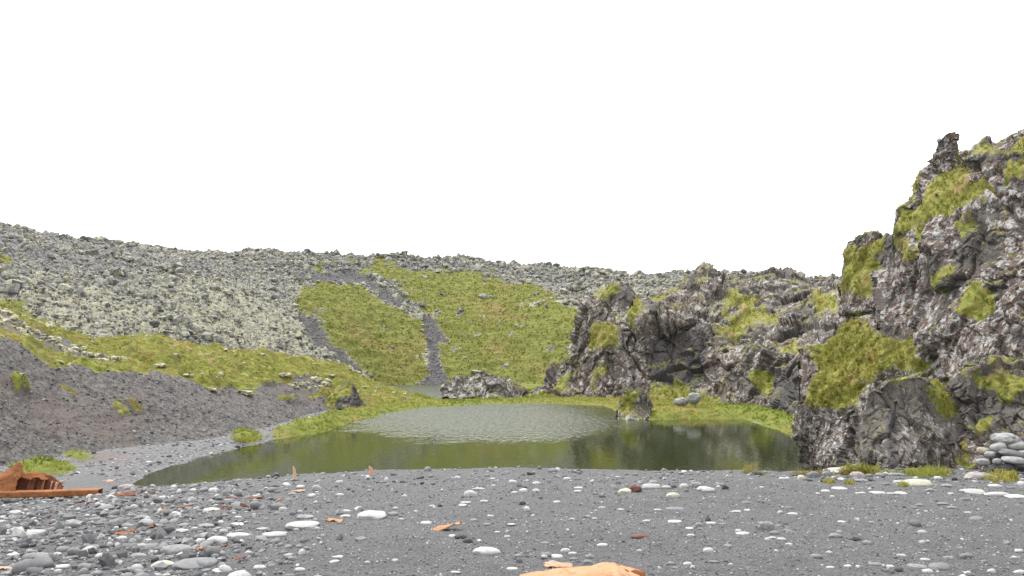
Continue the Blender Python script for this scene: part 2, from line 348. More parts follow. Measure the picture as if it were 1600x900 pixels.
# ------------------------------------------------------------------ shorelines (water level z = 0)
def onlevel(pts, z=0.0): return [((u - U0) / F * (EYE - z) * F / (v - VH), (EYE - z) * F / (v - VH)) for u, v in pts]
POND = onlevel([(60, 800), (196, 764), (230, 741), (290, 722), (350, 706), (398, 694), (440, 684), (500, 677), (548, 661), (600, 646), (660, 637), (760, 632), (850, 630), (945, 634), (975, 650), (1015, 656), (1100, 655), (1165, 655), (1195, 665), (1235, 680), (1268, 695), (1290, 720), (1420, 780)])
REAR = onlevel([(606, 601), (655, 597), (720, 597), (800, 597), (800, 611), (720, 624), (690, 626), (672, 621), (640, 612)])
xs_ = np.linspace(-62, 62, 330); ys_ = np.concatenate([np.linspace(18, 75, 300), np.linspace(75.3, 125, 150)])
X, Y = np.meshgrid(xs_, ys_)
sd = np.maximum(sdpoly(X, Y, POND), sdpoly(X, Y, REAR))
P = np.stack([X, Y, 0 * X], -1); nf = P.reshape(-1, 3)
ed = sd + .35 * fbm(nf, 1.4, 4, 5).reshape(X.shape)
Z = np.where(ed < 0, np.minimum(-ed * .22, .32 + .012 * np.clip(-ed, 0, 20)), -ed * .3) + .05 * fbm(nf, .8, 4, 9).reshape(X.shape)
Z = np.where(ed < 0, Z * (1 - .62 * ss(58, 68, Y)), Z); P[..., 2] = Z
GREEN = [[(425, 686), (432, 672), (480, 655), (545, 640), (590, 628), (640, 618), (720, 590), (900, 590), (1000, 600), (1300, 600), (1300, 720), (1180, 660), (980, 660), (940, 640), (700, 640), (600, 655), (500, 690)],
         [(362, 674), (385, 670), (408, 682), (400, 692), (375, 694)], [(15, 728), (60, 715), (118, 733), (100, 746), (20, 748)], [(100, 708), (120, 706), (143, 716), (135, 724), (110, 722)]]
gm = pmask(P, GREEN, 3, 5, 1.5, 4)
far = ss(90, 96, Y); gm = np.maximum(gm, far)
P[..., 2] += gm * np.clip(-ed, 0, 1) * (1 - .85 * ss(58, 68, Y)) * (.14 + .2 * fbm(nf, 1.1, 4, 21).reshape(X.shape))
grid('shore_ground', P, SHORE, {'grass': gm}, kind='structure')
pts, nr, _ = scatter(P, gm * (P[..., 2] > .02) * (Y < 92), 9, maxn=22000)
tt = np.clip(.48 + 1.1 * fbm(pts, 4, 3, 31) + .15 * ss(57, 66, pts[:, 1]) + R.normal(0, .12, len(pts)), 0, 1)
tufts('shore_grass', pts, nr, R.uniform(.10, .26, len(pts)), G_BRIGHT, 5, .6, .16, tint=tt, label='bright green grass fringing the pond shore', category='grass')
u_, v_ = pix(P); pts, nr, _ = scatter(P, (1 - gm) * (P[..., 2] > .03) * (Y < 60) * (u_ < 520), 16, maxn=9000)
rockfield('shore_gravel', pts, R.uniform(.03, .10, len(pts)) * np.where(R.random(len(pts)) < .1, 1.8, 1), PEB, 1, .2, (.4, .8), kind='stuff', label='grey gravel along the pond edge below the scree bank', category='gravel')

def flat(name, poly, mat, **k):
    me = bpy.data.meshes.new(name); me.from_pydata([(a, b, 0) for a, b in poly], [], [list(range(len(poly)))]); return put(name, me, mat, **k)
flat('pond', [(-45, 18), (45, 18), (45, 75), (-45, 75)], WATER, kind='structure')
flat('rear_pond', [(-45, 75), (45, 75), (45, 118), (-45, 118)], WATER, kind='structure')

# ------------------------------------------------------------------ beach
vc = cur([(-400, 790), (0, 779), (100, 773), (200, 767), (270, 762), (420, 750), (470, 744), (590, 739), (800, 735), (1150, 738), (1250, 741), (1400, 738), (2000, 745)], 25)
yc = cur([(-400, 22), (0, 21), (200, 19), (300, 18), (600, 16), (1200, 16), (1350, 18), (2000, 19)], 60)
def beach_z(u, Y):
    Yc = yc(u); zc = EYE - Yc * (vc(u) - VH) / F
    t = np.clip((Y - 4) / (Yc - 4), 0, 1); z = 3.4 + (zc - 3.4) * (t * .82 + .18 * t * t)
    dr = np.clip(Y - Yc, 0, 99); sl = cur([(-400, .10), (150, .12), (260, .22), (1300, .26), (1420, .14), (2000, .1)])(u)
    return z - sl * np.sqrt(dr * dr + .3) + sl * .5477 - np.clip(4 - Y, 0, 4) * .02
def beach_full(u, Y):
    x = (u - U0) / F * Y; p = np.stack([x, Y, 0 * x], -1).reshape(-1, 3)
    n = .05 * fbm(p, 1.6, 3, 40) + .022 * fbm(p, .35, 4, 43) + .02 * np.abs(fbm(p, .16, 3, 47))
    return beach_z(u, Y) + n.reshape(np.shape(x))
uu = np.arange(-420, 2021, 4.0); yy = np.concatenate([np.linspace(1.2, 4.6, 12), np.geomspace(4.7, 34, 380)])
Ug, Yg = np.meshgrid(uu, yy); Z = beach_full(Ug, Yg); P = np.stack([(Ug - U0) / F * Yg, Yg, Z], -1)
BEACH = grid('beach', P, SAND, kind='structure')
def ground(u, v, ymax=26):
    """where the ray of a photo pixel meets the beach"""
    Ys = np.linspace(4.2, ymax, 900); g = beach_full(np.full(900, float(u)), Ys); r = EYE + (VH - v) / F * Ys
    k = np.argmax(r <= g)
    if r[k] > g[k]: k = np.argmin(r - g)
    return np.array([(u - U0) / F * Ys[k], Ys[k], g[k]])

# ------------------------------------------------------------------ lava hill
yb = cur([(-400, 42), (0, 50), (200, 58), (400, 80), (560, 97), (620, 104), (700, 106), (800, 105), (900, 100), (1000, 92), (1330, 80), (2000, 70)], 60)
zb = cur([(-400, 7), (0, 6.3), (200, 4.6), (400, 2.6), (560, .6), (620, -.1), (700, 0), (900, .1), (1000, 1), (1330, 3), (2000, 4)], 40)
ycr = cur([(-400, 112), (0, 125), (200, 135), (400, 146), (550, 152), (850, 152), (1000, 138), (1200, 126), (1330, 120), (2000, 110)], 60)
vcr = cur([(-400, 318), (-100, 338), (0, 351), (60, 366), (110, 376), (200, 385), (300, 392), (350, 398), (420, 396), (490, 393), (560, 399), (640, 402), (740, 406), (800, 414), (860, 412), (920, 420), (985, 432), (1060, 430), (1130, 427), (1330, 432), (2000, 425)], 10)
uu = np.arange(-420, 1901, 2.4); t = np.concatenate([np.linspace(0, 1, 250), 1 + np.geomspace(.012, 1.6, 26)])
Ug, T = np.meshgrid(uu, t); Yb, Zb, Yc, Vc = yb(Ug), zb(Ug), ycr(Ug), vcr(Ug); Zc = EYE + (VH - Vc) / F * Yc
Yg = Yb + (Yc - Yb) * T; tc_ = np.clip(T, 0, 1); Z = Zb + (Zc - Zb) * (tc_ + .10 * np.sin(math.pi * tc_)) - np.clip(T - 1, 0, 9) * 9
P = np.stack([(Ug - U0) / F * Yg, Yg, Z], -1)
HG = [[(462, 485), (473, 445), (500, 440), (530, 448), (545, 441), (570, 448), (600, 470), (640, 482), (660, 505), (668, 545), (662, 580), (648, 606), (600, 606), (560, 575), (520, 535), (495, 505)],
      [(568, 425), (600, 408), (650, 425), (700, 422), (760, 432), (810, 430), (850, 455), (890, 475), (915, 505), (905, 525), (880, 535), (890, 560), (850, 600), (720, 606), (700, 585), (680, 545), (700, 530), (685, 500), (645, 472), (610, 450)],
      [(515, 406), (560, 402), (570, 410), (520, 413)], [(480, 416), (510, 414), (505, 424), (482, 424)], [(322, 430), (355, 431), (357, 440), (330, 441)], [(-60, 470), (30, 472), (55, 490), (110, 515), (60, 520), (-60, 495)], [(-200, 430), (25, 405), (20, 400), (-200, 415)]]
HS = [[(570, 440), (600, 450), (645, 472), (690, 505), (700, 530), (690, 560), (705, 606), (650, 606), (668, 560), (660, 505), (640, 482), (600, 470)], [(878, 520), (905, 515), (915, 545), (885, 540)], [(895, 460), (935, 470), (935, 510), (915, 500)],
      [(470, 480), (500, 505), (530, 540), (565, 580), (540, 575), (500, 540), (460, 500)], [(480, 425), (580, 425), (590, 450), (540, 440), (480, 440)]]
gm = np.clip(pmask(P, HG, 5, 17, 4.0, 60) - .9 * ss(.42, .55, fbm(P.reshape(-1, 3), 1.6, 4, 66).reshape(Ug.shape)), 0, 1); sm = pmask(P, HS, 4, 10, 2.0, 61) * (1 - gm)
pf = P.reshape(-1, 3)
# lava blocks: faceted lumps; grass: terraced hummocks
fa, ck = facets(pf + .3 * np.stack([fbm(pf, 1.2, 2, 70 + k) for k in range(3)], -1), (1.1, 1.2, .9), 5); fb, _ = facets(pf, (.5, .55, .45), 9)
lump = (.30 * fa + .20 * fb - .15 * (ck < .08)).reshape(Ug.shape) + (.9 * fbm(pf, 9, 3, 71)).reshape(Ug.shape) + (.35 * fbm(pf, 3.3, 2, 75)).reshape(Ug.shape)
q = pf * np.array([.30, .5, 1.5]); ter = (.75 * fbm(q, 1.1, 4, 81)).reshape(Ug.shape) + (.35 * fbm(pf, 5, 3, 82)).reshape(Ug.shape)
scr = (.12 * fbm(pf, .8, 3, 83)).reshape(Ug.shape) - .35
bl = (1 - gm) * (1 - sm); fade = ss(-.02, .06, T)
P[..., 2] += fade * (lump * bl + ter * gm + scr * sm); P[..., 1] += fade * .4 * (lump * bl) + fade * .5 * ter * gm
u_, v_ = pix(P); pale = .5 + .9 * (ss(380, 470, v_) - .55) * 1.0 - .45 * ss(380, 480, u_) * (v_ < 440) + .5 * fbm(pf, 12, 3, 85).reshape(Ug.shape) + .25 * ss(600, 300, u_)
grid('lava_hill', P, LAVA, {'grass': gm, 'scree': sm, 'pale': np.clip(pale, 0, 1)}, kind='structure')
vis = (u_ > -150) & (u_ < 1400) & (T < 1.12)
pts, nr, _ = scatter(P, np.clip(bl * vis * (.55 + .6 * (T > .93) + .35 * (np.abs(fbm(pf, 14, 2, 88).reshape(Ug.shape)) > .22)), 0, 1), 7, maxn=30000)
sz = np.exp(R.normal(-1.95, .55, len(pts))) * (.8 + .45 * (pts[:, 1] > 118)) * (1 + .9 * (fbm(pts, 7, 3, 89) > .22)); sz = np.clip(sz, .06, .75)
rockfield('lava_rubble', pts, sz, BLOCKS, 1, .42, (.6, 1.1), kind='stuff', label='grey lava rubble covering the hillside', category='lava rubble')
pts, nr, _ = scatter(P, sm * vis, 6, maxn=4000)
rockfield('scree_stones', pts, R.uniform(.04, .11, len(pts)), SCREE, 1, .35, (.6, 1.), kind='stuff', label='loose grey scree running down through the hillside grass', category='scree')
pts, nr, _ = scatter(P, gm * vis, 4, maxn=13000)
tt = np.clip(.45 + .8 * fbm(pts * np.array([.3, .5, 1.8]), 1.6, 3, 91) + R.normal(0, .1, len(pts)), 0, 1)
tufts('hill_grass', pts, nr, R.uniform(.12, .28, len(pts)), G_HILL, 5, .8, .25, tint=tt, label='olive grass on the steep far hillside', category='grass')
HILLP = P; HU, HV = u_, v_
def onhill(u, v):
    k = np.argmin((HU - u) ** 2 + (HV - v) ** 2 + 1e6 * (T > 1.05)); return HILLP.reshape(-1, 3)[k]

# ------------------------------------------------------------------ left scree bank with its grass top
fY = cur([(-400, 22), (-150, 27), (0, 31), (200, 37), (330, 40.6), (430, 47), (530, 58), (600, 66), (660, 74)], 25)
eY = cur([(-400, 31), (-150, 35), (0, 38.5), (100, 41), (200, 43.5), (300, 47), (350, 49.5), (430, 53.5), (530, 62), (600, 69), (660, 76)], 25)
eV = cur([(-400, 470), (-150, 500), (0, 535), (60, 560), (100, 574), (200, 584), (300, 600), (350, 610), (430, 622), (530, 632), (600, 624), (660, 622)], 12)
rY = cur([(-400, 46), (-150, 50), (0, 53), (150, 57), (200, 60), (300, 64), (400, 69), (480, 74), (560, 80), (620, 86), (660, 88)], 30)
rV = cur([(-400, 425), (-150, 445), (0, 482), (80, 510), (150, 530), (200, 524), (300, 537), (400, 546), (480, 557), (560, 584), (600, 603), (620, 610), (650, 617), (660, 621)], 8)
uu = np.arange(-420, 661, 2.2); t = np.concatenate([np.linspace(-.15, 1, 130), np.linspace(1.01, 2, 120), np.linspace(2.02, 2.8, 20)])
Ug, T2 = np.meshgrid(uu, t)
zf = .25 - .5 * ss(420, 520, Ug); Ye, Yr, Yf = eY(Ug), rY(Ug), fY(Ug); ze = EYE + (VH - eV(Ug)) / F * Ye; zr = EYE + (VH - rV(Ug)) / F * Yr
a = np.clip(T2, -.15, 1); b = np.clip(T2 - 1, 0, 1); c = np.clip(T2 - 2, 0, 1)
Yg = Yf + (Ye - Yf) * a + (Yr - Ye) * b + 9 * c; Z = zf + (ze - zf) * (a + .0 * a) + (zr - ze) * (b + .25 * np.sin(math.pi * b) * .6) - 4 * c
P = np.stack([(Ug - U0) / F * Yg, Yg, Z], -1); P[..., 2] = blur(P[..., 2], 6); pf = P.reshape(-1, 3)
BG = [[(-420, 480), (-100, 470), (0, 490), (100, 512), (140, 528), (200, 518), (420, 540), (560, 575), (665, 615), (665, 640), (560, 640), (525, 612), (480, 625), (440, 626), (390, 618), (330, 606), (280, 588), (250, 582), (190, 580), (150, 586), (120, 575), (85, 580), (60, 562), (30, 545), (0, 530), (-420, 500)],
      [(22, 600), (40, 598), (44, 610), (28, 612)], [(88, 596), (100, 595), (124, 612), (112, 617)], [(172, 632), (184, 630), (200, 644), (190, 648)], [(198, 630), (208, 630), (222, 642), (214, 645)]]
BN = [[(-420, 485), (0, 492), (60, 515), (130, 545), (185, 572), (150, 568), (60, 535), (0, 512), (-420, 500)], [(395, 612), (480, 588), (520, 600), (470, 626)]]
gm = pmask(P, BG, 4, 12, 2.2, 100) * (1 - .85 * pmask(P, BN, 4, 10, 1.5, 101))
hum = (.85 * fbm(pf * np.array([.7, 1, 1]), 2.2, 4, 103) + .2 * fbm(pf, .7, 3, 104)).reshape(Ug.shape); rub = (.10 * fbm(pf, .9, 5, 105) + .25 * fbm(pf, 3.5, 3, 106)).reshape(Ug.shape)
fa, _ = facets(pf, (.8, .8, .6), 17); rub += .07 * fa.reshape(Ug.shape)
fd = ss(-.1, .15, T2) * (1 - .85 * ss(520, 600, Ug)); P[..., 2] += fd * (hum * gm + rub * (1 - gm)) + .12 * gm
grid('scree_bank', P, BANK, {'grass': gm}, kind='structure')
BP = P; BU, BV = pix(P)
def onbank(u, v):
    k = np.argmin((BU - u) ** 2 + (BV - v) ** 2 + 1e6 * (T2 > 2)); return BP.reshape(-1, 3)[k]
pts, nr, _ = scatter(P, gm * (T2 < 2.2) * (BU > -120), 14, maxn=16000)
tt = np.clip(.5 + .8 * fbm(pts, 1.8, 3, 111) + R.normal(0, .1, len(pts)), 0, 1)
tufts('bank_grass', pts, nr, R.uniform(.06, .17, len(pts)), G_OLIVE, 5, .7, .2, tint=tt, label='olive grass and moss on top of the scree bank', category='grass')
pts, nr, _ = scatter(P, (1 - gm) * (T2 < 1.3) * (BU > -150), 22, maxn=10000)
rockfield('bank_scree', pts, np.exp(R.normal(-3.6, .5, len(pts))), SCREE, 1, .35, (.5, 1.), kind='stuff', label='loose dark stones on the scree bank', category='scree')
pts, nr, _ = scatter(P, (1 - gm) * (T2 > 1.15) * (T2 < 2.1) * (BU > -150) + .05 * gm * (T2 < 2) * (fbm(pf, 2.5, 3, 120).reshape(Ug.shape) > .12) * 3, 3.2, maxn=2600)
rockfield('mossy_rubble', pts, R.uniform(.08, .3, len(pts)), PALEROCK, 1, .4, (.5, .9), kind='stuff', label='cream lichen-covered lava rubble on the grassy bank', category='lava rubble')

# ------------------------------------------------------------------ cliffs
def relief(name, top, bot, ctrl, mat, du=1.6, nv=200, moss=(), dark_grey=(), sizes=((1.6, .5), (.7, .25), (.3, .1)), tall=1.5, back=6, drop=2.5, wrap=3.0, seed=1, mossamp=9, puff=.12, big=.4, dens=30, gh=(.08, .2), gmat=None, glabel='', lowgrass=0, **props):
    us = np.arange(top[0][0], top[-1][0] + .1, du); vt = cur(top)(us); vb = cur(bot)(us); D = rbf(ctrl)
    nb = 26; t = np.concatenate([np.linspace(0, 1, nv), 1 + np.geomspace(.02, 1, nb)])
    tt_, U = np.meshgrid(t, us, indexing='ij'); a = np.clip(tt_, 0, 1); b = np.clip(tt_ - 1, 0, 1)
    V = vb[None] + (vt - vb)[None] * a; Yd = D(U, V); P = ray(U, V, Yd)
    kx = (P[..., 1] + back * b) / P[..., 1]; P[..., 0] *= kx; P[..., 1] += back * b; P[..., 2] -= drop * b * b
    k = int(min(60, max(12, wrap / (1.6 * P[0, 0, 1] / F)))); s = np.linspace(1, 0, k + 1)[:-1]   # the sides turn away to the back
    Lc = np.repeat(P[:, :1], k, 1); Lc[..., 0] *= 1 + wrap * s[None] / Lc[..., 1]; Lc[..., 1] += wrap * s[None]; Lc[..., 0] += .15 * s[None] ** 1.5 * wrap
    s = s[::-1]; Rc = np.repeat(P[:, -1:], k, 1); Rc[..., 0] *= 1 + wrap * s[None] / Rc[..., 1]; Rc[..., 1] += wrap * s[None]; Rc[..., 0] -= .15 * s[None] ** 1.5 * wrap
    P = np.concatenate([Lc, P, Rc], 1); P = P[:, ::-1][:, ::-1]
    mo = pmask(P, moss, 11, mossamp * 2.0, .026 * ctrl[0][2], seed + 50) if moss else np.zeros(P.shape[:2])
    fr = pmask(P, dark_grey, 5, 8, 1.5, seed + 60) if dark_grey else np.zeros(P.shape[:2])
    N = gnorm(blur(P, 8)); N *= np.sign(-(N[..., 1:2] * P[..., 1:2] + N[..., 0:1] * P[..., 0:1] + N[..., 2:3] * (P[..., 2:3] - EYE))) * 1.0
    N[nv:] = N[nv - 1:nv]; N = N + np.array([0, -.001, 0])
    pf = P.reshape(-1, 3); wp = pf + .14 * sizes[0][0] * np.stack([fbm(pf, sizes[0][0] * 1.2, 3, seed + 3 * k_) for k_ in range(3)], -1)
    d = big * fbm(pf, 4.0, 3, seed + 7) + .35 * sizes[1][1] * (1 - 2 * np.abs(fbm(pf * np.array([1.6, .8, .45]), sizes[1][0], 4, seed + 5)))
    for q, (sz, am) in enumerate(sizes):
        f, ck = facets(wp if q == 0 else wp + .35 * sz * np.stack([fbm(pf, sz * .8, 2, seed + 31 * q + k_) for k_ in range(3)], -1), (sz, sz * 1.6, sz * tall), seed + 13 * q, 1.0); d = d + am * f - am * (.12 if q == 0 else .25) * ss(.07, .0, ck)
    rough = .3 * sizes[-1][1] * fbm(pf, sizes[-1][0] * .7, 3, seed + 9)
    d = (d + rough).reshape(mo.shape); dm = (puff * (.5 + .8 * fbm(pf, .6, 4, seed + 31))).reshape(mo.shape) + blur(d, 5) * .95
    P = P + N * (d * (1 - mo) + dm * mo)[..., None]
    # ledges and hollows facing up gather moss of their own
    N2 = gnorm(blur(P, 2)); upz = np.abs(N2[..., 2]); nat = ss(.50, .85, upz) * ss(-.15, .25, fbm(pf, 1.5, 3, seed + 77).reshape(mo.shape)) * .58
    mo = np.clip(np.maximum(mo, nat), 0, 1)
    o = grid(name, P, mat, {'moss': mo, 'dark_grey': fr}, smooth=False, **props)
    if dens:
        pts, nr, _ = scatter(P, (mo ** 3) * (mo > .6), dens * .6, maxn=12000); nr = nr * np.sign(-nr[:, 1:2])
        tn = np.clip(.45 + .8 * fbm(pts, 1.0, 3, seed + 91) + R.normal(0, .12, len(pts)), 0, 1)
        tufts('grass', pts, nr, R.uniform(*gh, len(pts)), gmat or G_OLIVE, 6, .55, .13, parent=o, tint=tn, up=.45)
    return o

relief('rock_cliff', [(1376, 420), (1383, 372), (1386, 345), (1395, 322), (1410, 312), (1430, 290), (1440, 267), (1460, 254), (1466, 250), (1478, 252), (1500, 250), (1512, 246), (1522, 238), (1530, 229), (1548, 222), (1562, 224), (1573, 212), (1588, 198), (1600, 190), (1640, 170), (1700, 150), (1800, 130), (1950, 110)],
       [(1376, 640), (1950, 680)],
       [(1376, 400, 31), (1376, 640, 29), (1390, 350, 29.5), (1420, 600, 25.5), (1420, 400, 27.5), (1470, 252, 30), (1500, 400, 26), (1500, 600, 23.5), (1600, 210, 27), (1600, 400, 23.5), (1600, 640, 21), (1440, 290, 29.5), (1540, 300, 26.5), (1700, 170, 24), (1700, 640, 18.5), (1950, 120, 20), (1950, 680, 15)], CLIFF_R, du=1.5, nv=330,
       moss=[[(1386, 350), (1400, 318), (1432, 300), (1445, 272), (1470, 256), (1500, 262), (1520, 280), (1560, 300), (1555, 325), (1530, 330), (1500, 318), (1480, 335), (1450, 330), (1420, 345), (1400, 370)], [(1390, 370), (1412, 368), (1415, 400), (1398, 418)], [(1425, 350), (1450, 340), (1450, 375), (1425, 395)], [(1530, 243), (1560, 236), (1560, 250), (1535, 250)], [(1565, 245), (1600, 222), (1620, 200), (1620, 240), (1580, 250)], [(1568, 285), (1585, 262), (1620, 250), (1620, 272), (1585, 285), (1572, 300)],
             [(1450, 445), (1480, 425), (1510, 418), (1500, 435), (1465, 455)], [(1510, 470), (1530, 452), (1560, 468), (1560, 485), (1540, 500), (1515, 490)], [(1365, 545), (1385, 520), (1410, 515), (1430, 540), (1440, 570), (1410, 582), (1380, 575)], [(1420, 592), (1470, 588), (1530, 592), (1540, 625), (1440, 640)], [(1512, 362), (1532, 350), (1530, 370), (1515, 376)]],
       sizes=((2.8, .60), (1.05, .25), (.42, .11), (.2, .045)), tall=2.2, seed=200, big=.4, back=9, drop=3, wrap=6, dens=70, gh=(.07, .2), label='tall lichen-spotted dark cliff with grassy ledges above the beach', category='cliff')
relief('rock_pinnacle', [(1458, 262), (1462, 236), (1466, 220), (1478, 209), (1492, 208), (1498, 216), (1501, 240), (1512, 250)], [(1458, 285), (1512, 285)],
       [(1458, 270, 30), (1485, 215, 29.6), (1512, 270, 30), (1485, 280, 29.2)], CLIFF_R, du=.8, nv=90, moss=[[(1500, 228), (1512, 235), (1512, 265), (1503, 262)]], sizes=((.6, .16), (.28, .08), (.13, .03)), tall=1.3, seed=220, big=.08, back=1.2, drop=.7, wrap=1.2, dens=60, gh=(.06, .14),
       label='knobbly rock pinnacle sticking up from the top of the tall cliff', category='rock')
relief('rock_buttress', [(1318, 446), (1323, 425), (1327, 402), (1334, 380), (1348, 371), (1382, 369), (1410, 380), (1430, 400)], [(1318, 640), (1430, 640)],
       [(1318, 430, 36), (1318, 640, 34), (1350, 372, 35), (1350, 560, 32), (1390, 400, 33), (1390, 620, 30), (1430, 400, 32), (1430, 640, 29)], CLIFF_R, du=1.2, nv=220,
       moss=[[(1325, 400), (1345, 385), (1386, 375), (1392, 455), (1370, 475), (1340, 470), (1322, 458)], [(1305, 510), (1340, 495), (1345, 560), (1310, 570)]], sizes=((1.8, .38), (.75, .2), (.32, .09), (.17, .04)), tall=2.0, seed=240, back=5, dens=60, gh=(.07, .18), label='narrow moss-topped buttress against the left side of the tall cliff', category='cliff')
relief('grassy_ledge_rock', [(1256, 545), (1270, 535), (1295, 528), (1315, 512), (1335, 498), (1362, 500), (1385, 540)], [(1256, 725), (1385, 730)],
       [(1256, 545, 34), (1256, 720, 33), (1300, 530, 34), (1300, 640, 30.5), (1300, 720, 29.8), (1345, 500, 33), (1345, 640, 29), (1345, 720, 28.2), (1385, 540, 29), (1385, 720, 27.5)], CLIFF_R, du=1.2, nv=230,
       moss=[[(1258, 545), (1300, 525), (1340, 495), (1385, 530), (1385, 590), (1362, 600), (1345, 636), (1315, 640), (1275, 632), (1282, 590), (1262, 565)]], sizes=((1.6, .32), (.65, .18), (.3, .08), (.15, .04)), tall=2.3, seed=260, back=4, dens=90, gh=(.09, .24), puff=.2, label='dark pondside rock with a thick green grass slope over its top', category='rock')
relief('rock_slab', [(1346, 650), (1354, 622), (1365, 603), (1385, 590), (1410, 584), (1432, 583), (1452, 590), (1466, 605), (1480, 625), (1496, 645)], [(1346, 752), (1496, 755)],
       [(1346, 640, 21.5), (1346, 750, 21), (1390, 590, 21), (1380, 730, 19.6), (1402, 660, 20.4), (1430, 585, 20.8), (1435, 720, 19.2), (1496, 640, 21), (1496, 750, 20)], CLIFF_S, du=1.0, nv=190,
       moss=[[(1440, 590), (1475, 600), (1496, 640), (1470, 640), (1450, 615)], [(1365, 602), (1400, 586), (1440, 584), (1420, 592), (1385, 598)]], dark_grey=[[(1380, 650), (1392, 640), (1402, 725), (1382, 728)]], sizes=((1.4, .22), (.55, .12), (.24, .06), (.12, .025)), tall=2.6, seed=280, big=.25, back=2.2, drop=.8, wrap=2, dens=90, gh=(.05, .15), label='reddish steep rock slab standing at the edge of the beach', category='rock')
relief('mossy_outcrop', [(1478, 655), (1488, 622), (1500, 600), (1522, 584), (1550, 578), (1575, 580), (1600, 588), (1640, 585), (1720, 575), (1850, 560)], [(1478, 755), (1850, 775)],
       [(1478, 650, 21.5), (1478, 750, 20.6), (1530, 585, 21), (1530, 740, 19.3), (1600, 590, 20.4), (1600, 740, 18.6), (1720, 575, 19), (1720, 770, 17), (1850, 570, 17), (1850, 775, 15.5)], CLIFF_F, du=1.2, nv=190,
       moss=[[(1515, 586), (1550, 578), (1620, 585), (1640, 610), (1560, 625), (1540, 605)], [(1530, 660), (1550, 655), (1555, 672), (1535, 675)], [(1515, 700), (1525, 705), (1520, 735), (1505, 730)]], sizes=((1.1, .25), (.48, .14), (.22, .07), (.11, .03)), tall=1.3, seed=300, big=.3, back=3, drop=.8, wrap=2.5, dens=90, gh=(.05, .15), label='rough dark outcrop with a yellow-green moss cap behind the piled boulders', category='rock')

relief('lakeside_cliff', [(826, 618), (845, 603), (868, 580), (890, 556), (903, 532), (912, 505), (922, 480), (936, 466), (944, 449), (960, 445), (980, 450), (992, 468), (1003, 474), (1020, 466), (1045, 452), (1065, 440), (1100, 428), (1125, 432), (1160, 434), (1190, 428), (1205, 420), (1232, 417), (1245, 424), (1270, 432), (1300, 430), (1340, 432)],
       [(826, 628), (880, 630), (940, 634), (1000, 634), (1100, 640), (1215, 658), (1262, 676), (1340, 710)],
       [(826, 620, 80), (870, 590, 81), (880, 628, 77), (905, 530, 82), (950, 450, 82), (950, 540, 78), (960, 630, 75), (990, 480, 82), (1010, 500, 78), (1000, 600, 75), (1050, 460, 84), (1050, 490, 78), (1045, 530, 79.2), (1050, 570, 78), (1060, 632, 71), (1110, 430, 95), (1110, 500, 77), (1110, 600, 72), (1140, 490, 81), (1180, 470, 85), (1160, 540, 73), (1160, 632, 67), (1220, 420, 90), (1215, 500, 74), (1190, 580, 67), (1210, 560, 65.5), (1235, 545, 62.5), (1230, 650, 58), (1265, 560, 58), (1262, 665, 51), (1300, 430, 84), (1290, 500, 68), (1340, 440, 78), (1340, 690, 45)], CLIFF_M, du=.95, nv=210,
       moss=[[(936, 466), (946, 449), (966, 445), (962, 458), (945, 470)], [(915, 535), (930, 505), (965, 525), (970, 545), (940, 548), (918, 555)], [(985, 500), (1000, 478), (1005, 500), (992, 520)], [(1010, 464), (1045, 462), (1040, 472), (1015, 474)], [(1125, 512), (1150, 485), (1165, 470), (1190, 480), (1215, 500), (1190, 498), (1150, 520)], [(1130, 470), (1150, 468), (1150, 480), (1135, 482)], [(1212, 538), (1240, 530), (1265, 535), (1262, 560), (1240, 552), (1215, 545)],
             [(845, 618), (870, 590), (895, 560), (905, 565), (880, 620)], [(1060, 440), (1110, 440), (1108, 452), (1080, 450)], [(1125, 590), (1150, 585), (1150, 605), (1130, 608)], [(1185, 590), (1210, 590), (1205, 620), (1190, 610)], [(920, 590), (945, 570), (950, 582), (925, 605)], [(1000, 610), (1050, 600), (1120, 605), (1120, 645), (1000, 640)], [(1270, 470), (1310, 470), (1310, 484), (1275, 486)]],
       dark_grey=[[(1005, 535), (1040, 515), (1085, 500), (1108, 520), (1105, 590), (1060, 600), (1010, 585)], [(1215, 570), (1262, 560), (1265, 655), (1230, 650)]], sizes=((4.4, .95), (1.8, .52), (.8, .24), (.4, .10)), tall=1.8, seed=320, big=.5, back=14, drop=4, wrap=5, puff=.2, mossamp=8, dens=14, gh=(.12, .35), label='broken brown lava cliff with dark hollow rising from the far shore', category='cliff')  # cave recess and promontory face are made darker by the colour mask
relief('shore_outcrop', [(698, 612), (703, 594), (708, 585), (716, 588), (728, 590), (740, 587), (750, 582), (758, 580), (768, 586), (778, 591), (792, 592), (804, 600), (816, 606), (826, 614)], [(698, 624), (826, 624)],
       [(698, 615, 77), (730, 590, 77), (730, 622, 75), (770, 590, 77), (770, 622, 74.6), (826, 615, 77), (826, 624, 76)], CLIFF_P, du=.8, nv=60, moss=[[(704, 583), (720, 586), (716, 590), (704, 590)], [(800, 598), (830, 610), (815, 612)]], sizes=((1.6, .45), (.7, .2), (.32, .08)), tall=1.3, seed=340, big=.3, back=2.5, drop=1.2, wrap=2, dens=10, gh=(.1, .25), label='low pale rock outcrop between the two ponds', category='rock')
relief('pond_boulder', [(966, 640), (969, 622), (978, 612), (990, 606), (1003, 607), (1011, 616), (1016, 636)], [(966, 660), (1016, 660)],
       [(966, 640, 56.5), (990, 608, 56.3), (990, 655, 55), (1016, 640, 56.4)], CLIFF_P, du=.6, nv=80, moss=[[(968, 625), (980, 610), (1003, 606), (1000, 625), (985, 645), (970, 640)]], sizes=((.9, .2), (.42, .1), (.2, .04)), seed=360, big=.15, back=1.8, drop=.9, wrap=1.4, dens=30, gh=(.08, .2), label='moss-capped boulder standing in the pond edge below the far cliff', category='boulder')
